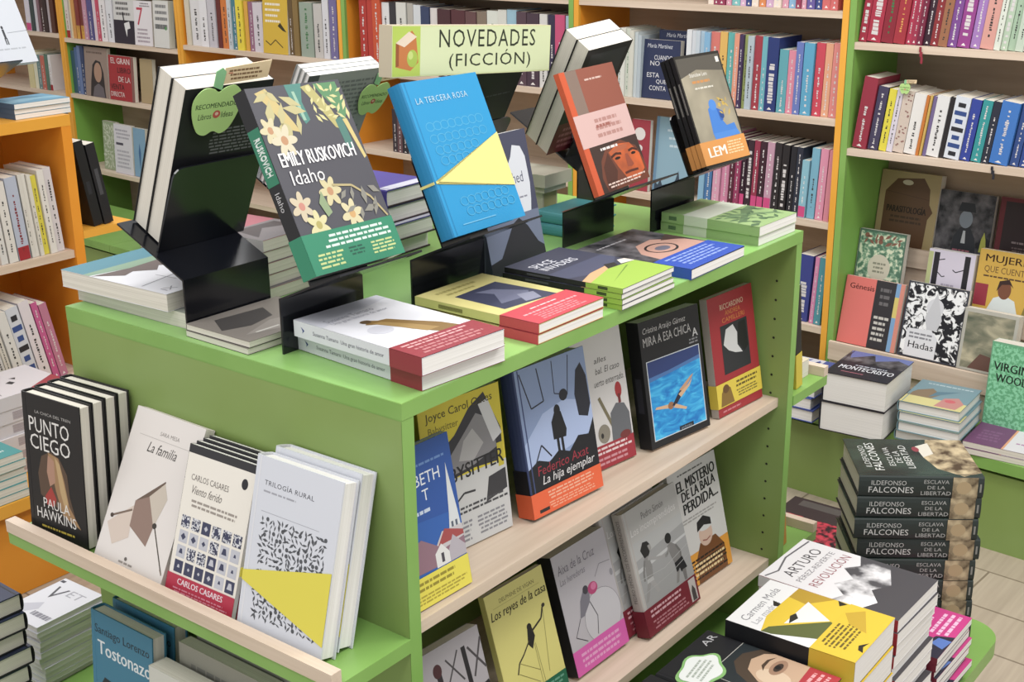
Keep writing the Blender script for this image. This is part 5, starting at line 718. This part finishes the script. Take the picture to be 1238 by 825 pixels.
# ------------------------------------------------------------------ lower end shelf and the deck at the left
leaning(2, ['teal blue hardback with white lettering standing low below the end shelf', 'second teal blue hardback behind the front one below the end shelf'], (-.088, .584, -.6767), -90, 5, 0, .150, .232, .026, '3d7f9c', hard=True, pages='@pages', group='teal blue hardbacks', step=.040,
  art=[('T', 'Santiago Lorenzo', .06, .83, .95, .91, '1d3442', {'b': .01}), ('T', 'Tostonazo', .10, .70, .97, .80, 'e4eaee', {'b': .02}), ('p', [(.05, .0), (.06, .4), (.2, .54), (.4, .52), (.52, .4), (.56, 0)], '1c2830')])
for k, (x, y, w_, h_, t_, c, lb) in enumerate([(-.092, .425, .135, .200, .032, 'd6d4cc', 'white block of a book standing low below the end shelf, nearest the teal hardback'), (-.062, .405, .20, .228, .022, 'a9a596', 'beige grey book standing behind the white one below the end shelf'), (-.036, .395, .22, .235, .022, '8f8f82', 'grey green book at the back of the low end shelf'), (-.090, .278, .16, .205, .034, 'b9b8b0', 'pale grey book in clear wrap below the end shelf')]):
    book(lb, pose((x, y, -.6767), -90, 4), w_, h_, t_, c, pages='@pages', kind='paperback_book', art=[('q', .1, .6, .9, .9, 4, '8a8880')])
stack(12, ['thin white book with a large V, topmost of its pile'] + [f'{ORD[k]} thin book from the top under the white cover with a large V' for k in range(1, 12)], (.045, 1.122, -.8337), -88, .118, .150, .0108, 'e0e0e6', pages='@pages_white', group='thin white pile at the bottom left', jit=.003, seed=41, spine='c8c8cc',
  art=[('T', 'V', .15, .55, .45, .82, '55555c'), ('T', 'ET', .5, .7, .85, .84, 'a8a8b0'), ('r', .02, .9, .12, .95, '4a4a54'), ('p', [(.0, .2), (.4, .45), (.5, .3), (.3, .1)], 'c4c4ce'), ('q', .5, .12, .95, .3, 1, '8a8a94')])
stack(10, ['dark hardback with blue and white cover, topmost at the bottom left corner'] + [f'{ORD[k]} dark hardback from the top of the pile at the bottom left corner' for k in range(1, 10)], (-.075, 1.05, -.8337), 179, .17, .238, .0328, '2c3450', spine='17181c', back='191a1e', hard=True, pages='@pages', group='dark hardbacks at the bottom left corner', jit=.006, seed=42, art=[('p', [(0, 0), (1, .2), (1, .6), (.4, .5), (0, .3)], 'b8bcc8'), ('leaf', .1, .1, .9, .9, 30, 'c8ccd8', '')])
# ------------------------------------------------------------------ far end shelf and far end of the deck
book('black book with a yellow foot on the far end shelf', pose((1.136, .012, -.3286), 90, 8), .15, .215, .024, '1c1b1e', kind='paperback_book', sart=[('r', .02, 0, .98, .34, 'd8c030')], band=(0, .34, 'd9c234', []))
book('small cream block of a book lying on the far end shelf', pose((1.178, .03, -.3286), 0, 90), .05, .10, .035, 'd8ccb0', kind='paperback_book')
stack(3, ['blue and white patterned cover lying on the far end shelf, topmost of three', 'second book under the blue and white patterned cover on the far end shelf', 'lowest book under the blue and white patterned cover on the far end shelf'], (1.225, .18, -.3286), -90, .15, .115, .02, '4a68b0', hard=True, pages='@pages_white', group='books on the far end shelf', jit=.003, art=[('r', 0, 0, 1, .45, 'd4d6e2'), ('leaf', .05, .03, .95, .42, 30, '8a94c0', '')], flip=True) if False else None
book('white cover with an orange foot standing behind the far end panel', pose((1.142, .022, -.6765), 90, 9), .13, .175, .016, 'dcdcd6', kind='paperback_book', sart=[('r', .02, 0, .98, .4, 'd8903a')], art=[('r', 0, 0, 1, .4, 'd8903a')])
stack(4, ['dark cover with a crimson cherry pattern on the floor behind the table, topmost', 'second dark cherry patterned book on the floor behind the table', 'third dark cherry patterned book on the floor behind the table', 'lowest dark cherry patterned book on the floor behind the table'], (1.69, .06, FZ + .0005), 0, .23, .30, .036, '3a2c2c', hard=True, pages='@pages', group='cherry patterned books', jit=.004, seed=44, art=[('r', 0, .12, .55, 1, '@red_print'), ('r', .0, .0, 1, .12, '8a2a38'), ('r', .8, .1, .95, .9, '57504c')])
# ------------------------------------------------------------------ the orange unit's books
stack(5, ['second book under the white cover with a red spine on the orange deck', 'third book under the white cover with a red spine on the orange deck', 'fourth book under the white cover with a red spine on the orange deck', 'fifth book under the white cover with a red spine on the orange deck', 'lowest book under the white cover with a red spine on the orange deck'], (.745, 1.93, -.8286), 90, .19, .22, .036, 'e2dcdf', pages='@pages_white', group='white pile on the orange deck', jit=.006, seed=51, spine='d8d2d6', sart=[('q', .2, .2, .8, .9, 1, 'b0a4aa')])
book('white cover with dark specks and a red spine, topmost on the orange deck', pose((.748, 1.928, -.8286 + 5 * .0365 + .0006), 90, 90), .19, .22, .036, 'e2dcdf', spine='d8d2d6', pages='@pages_white', kind='paperback_book',
  art=[('p', [(.0, 0), (.34, 0), (.0, .56)], 'ad444c'), ('p', [(.4, .5), (.5, .54), (.54, .46), (.44, .44)], '3a3438'), ('p', [(.55, .38), (.65, .42), (.62, .34)], '3a3438'), ('p', [(.5, .66), (.6, .68), (.58, .62)], '3a3438'), ('l', [(.1, .8), (.8, .7)], .015, '9a8a90')], sart=[('r', .02, 0, .98, .56, 'a8424a'), ('q', .3, .1, .7, .5, 1, 'd8a8ac')])
stack(6, ['teal cover with white print, topmost of the pale pile on the orange deck', 'second book under the teal cover on the orange deck', 'third book under the teal cover on the orange deck', 'fourth book under the teal cover on the orange deck', 'fifth book under the teal cover on the orange deck', 'lowest book under the teal cover on the orange deck'], (.335, 1.80, -.8286), 0, .19, .11, .0195, '4f9c9c', pages='@pages', group='pale pile on the orange deck', jit=.004, seed=52, art=[('q', .1, .3, .9, .8, 3, 'd8e4e2'), ('r', .1, .1, .4, .2, '2a3a3c')])
stack(3, ['blue covered book, topmost of three on top of the orange table', 'second blue covered book on top of the orange table', 'lowest blue covered book on top of the orange table'], (.852, 2.175, .0423), 0, .172, .135, .0138, '5f97b4', pages='@pages_white', group='blue books on the orange table', jit=.006, seed=53, spine='3f5a78', art=[('p', [(0, .1), (.5, .3), (1, .2), (1, .5), (.4, .6), (0, .4)], '7fb0c6'), ('p', [(0, .5), (.3, .7), (.8, .6), (.6, .9)], '4a7f9c')])
book('white cover with a tiny walking figure on a stand at the top left corner', pose((.765, 2.255, .173), 4, 24, 0), .225, .27, .02, 'dfe3ec', kind='paperback_book', pages='@pages_white', art=[('p', [(.66, .26), (.69, .26), (.69, .36), (.66, .36)], '44464c'), ('e', .675, .38, .016, .018, '44464c'), ('r', .655, .2, .67, .27, '44464c'), ('r', .68, .2, .695, .27, '44464c'), ('l', [(.72, .32), (1, .33)], .006, '9a9ea8'), ('q', .4, .14, .9, .17, 1, 'c0c4cc')])
stand('black stand under the white cover with a tiny walking figure', .74, .90, 2.33, .09, -1, .16, .11, (.05, .15)).location.z = OZ
for k, (dx, c, lb) in enumerate([(0, '1c1c1e', 'black leaning spine on the orange end shelf, nearest the orange board'), (.036, '232226', 'black leaning spine with grey lettering, farther from the orange board')]):
    book(lb, pose((1.050 + dx, 2.325, -.2876), 90, 9), .16, .25, .030, c, hard=False, pages='@pages', kind='paperback_book', flip=True, back=c) if False else book(lb, pose((1.052 + dx, 2.17, -.2876), 90, 9), .16, .25 - k * .012, .030, c, pages='@pages', kind='paperback_book', sart=[('q', .3, .2, .7, .85, 1, '55555a')] if k else [('q', .3, .3, .7, .6, 1, '33333a')])
stack(7, ['thin black edged book, topmost of the striped pile left of the black back cover', 'second thin black edged book of the striped pile', 'third thin black edged book of the striped pile', 'fourth thin black edged book of the striped pile', 'fifth thin black edged book of the striped pile', 'sixth thin black edged book of the striped pile', 'lowest thin black edged book of the striped pile'], tuple(WM @ Vector((-3.735, -.44, -.8335))), -93, .15, .2, .0115, '2a2a2c', pages='@pages', group='striped pile left of the black back cover', jit=.003, seed=61)
# ------------------------------------------------------------------ small things on the wall
def ribbon(label, lx, d, z, ln, c):
    m = MB(); pr = [(-.004, 0), (-.002, -.3), (.002, -.6), (.004, -1)]
    for (xa, za), (xb, zb) in zip(pr, pr[1:]):
        m.box(min(xa, xb) - .0022, -.0006, zb * ln, max(xa, xb) + .0022, .0006, za * ln, c)
    tag(m.build('bookmark_ribbon', None, WM @ Matrix.Translation((lx, d, z))), label, 'bookmark')
ribbon('red bookmark ribbon hanging from the upper row of the right bookcase', -.478, -.0012, .196, .045, '9a2a3c')
ribbon('dark bookmark ribbon hanging from the second row of the right bookcase', -.245, -.0012, -.107, .035, '2c2c36')
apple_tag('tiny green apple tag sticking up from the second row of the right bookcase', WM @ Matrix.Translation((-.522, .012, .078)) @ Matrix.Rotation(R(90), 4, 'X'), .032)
book('white cover with a dark band standing behind the pale stack left of the floral cover', pose((.215, .690, .0004), 2, 4), .105, .20, .015, 'd4d0d4', kind='paperback_book', art=[('r', 0, .55, 1, .8, '2c2c38'), ('e', .4, .92, .14, .06, 'd8b83a'), ('r', 0, .2, 1, .3, '3a3440'), ('q', .1, .32, .9, .52, 4, '9a969e')])
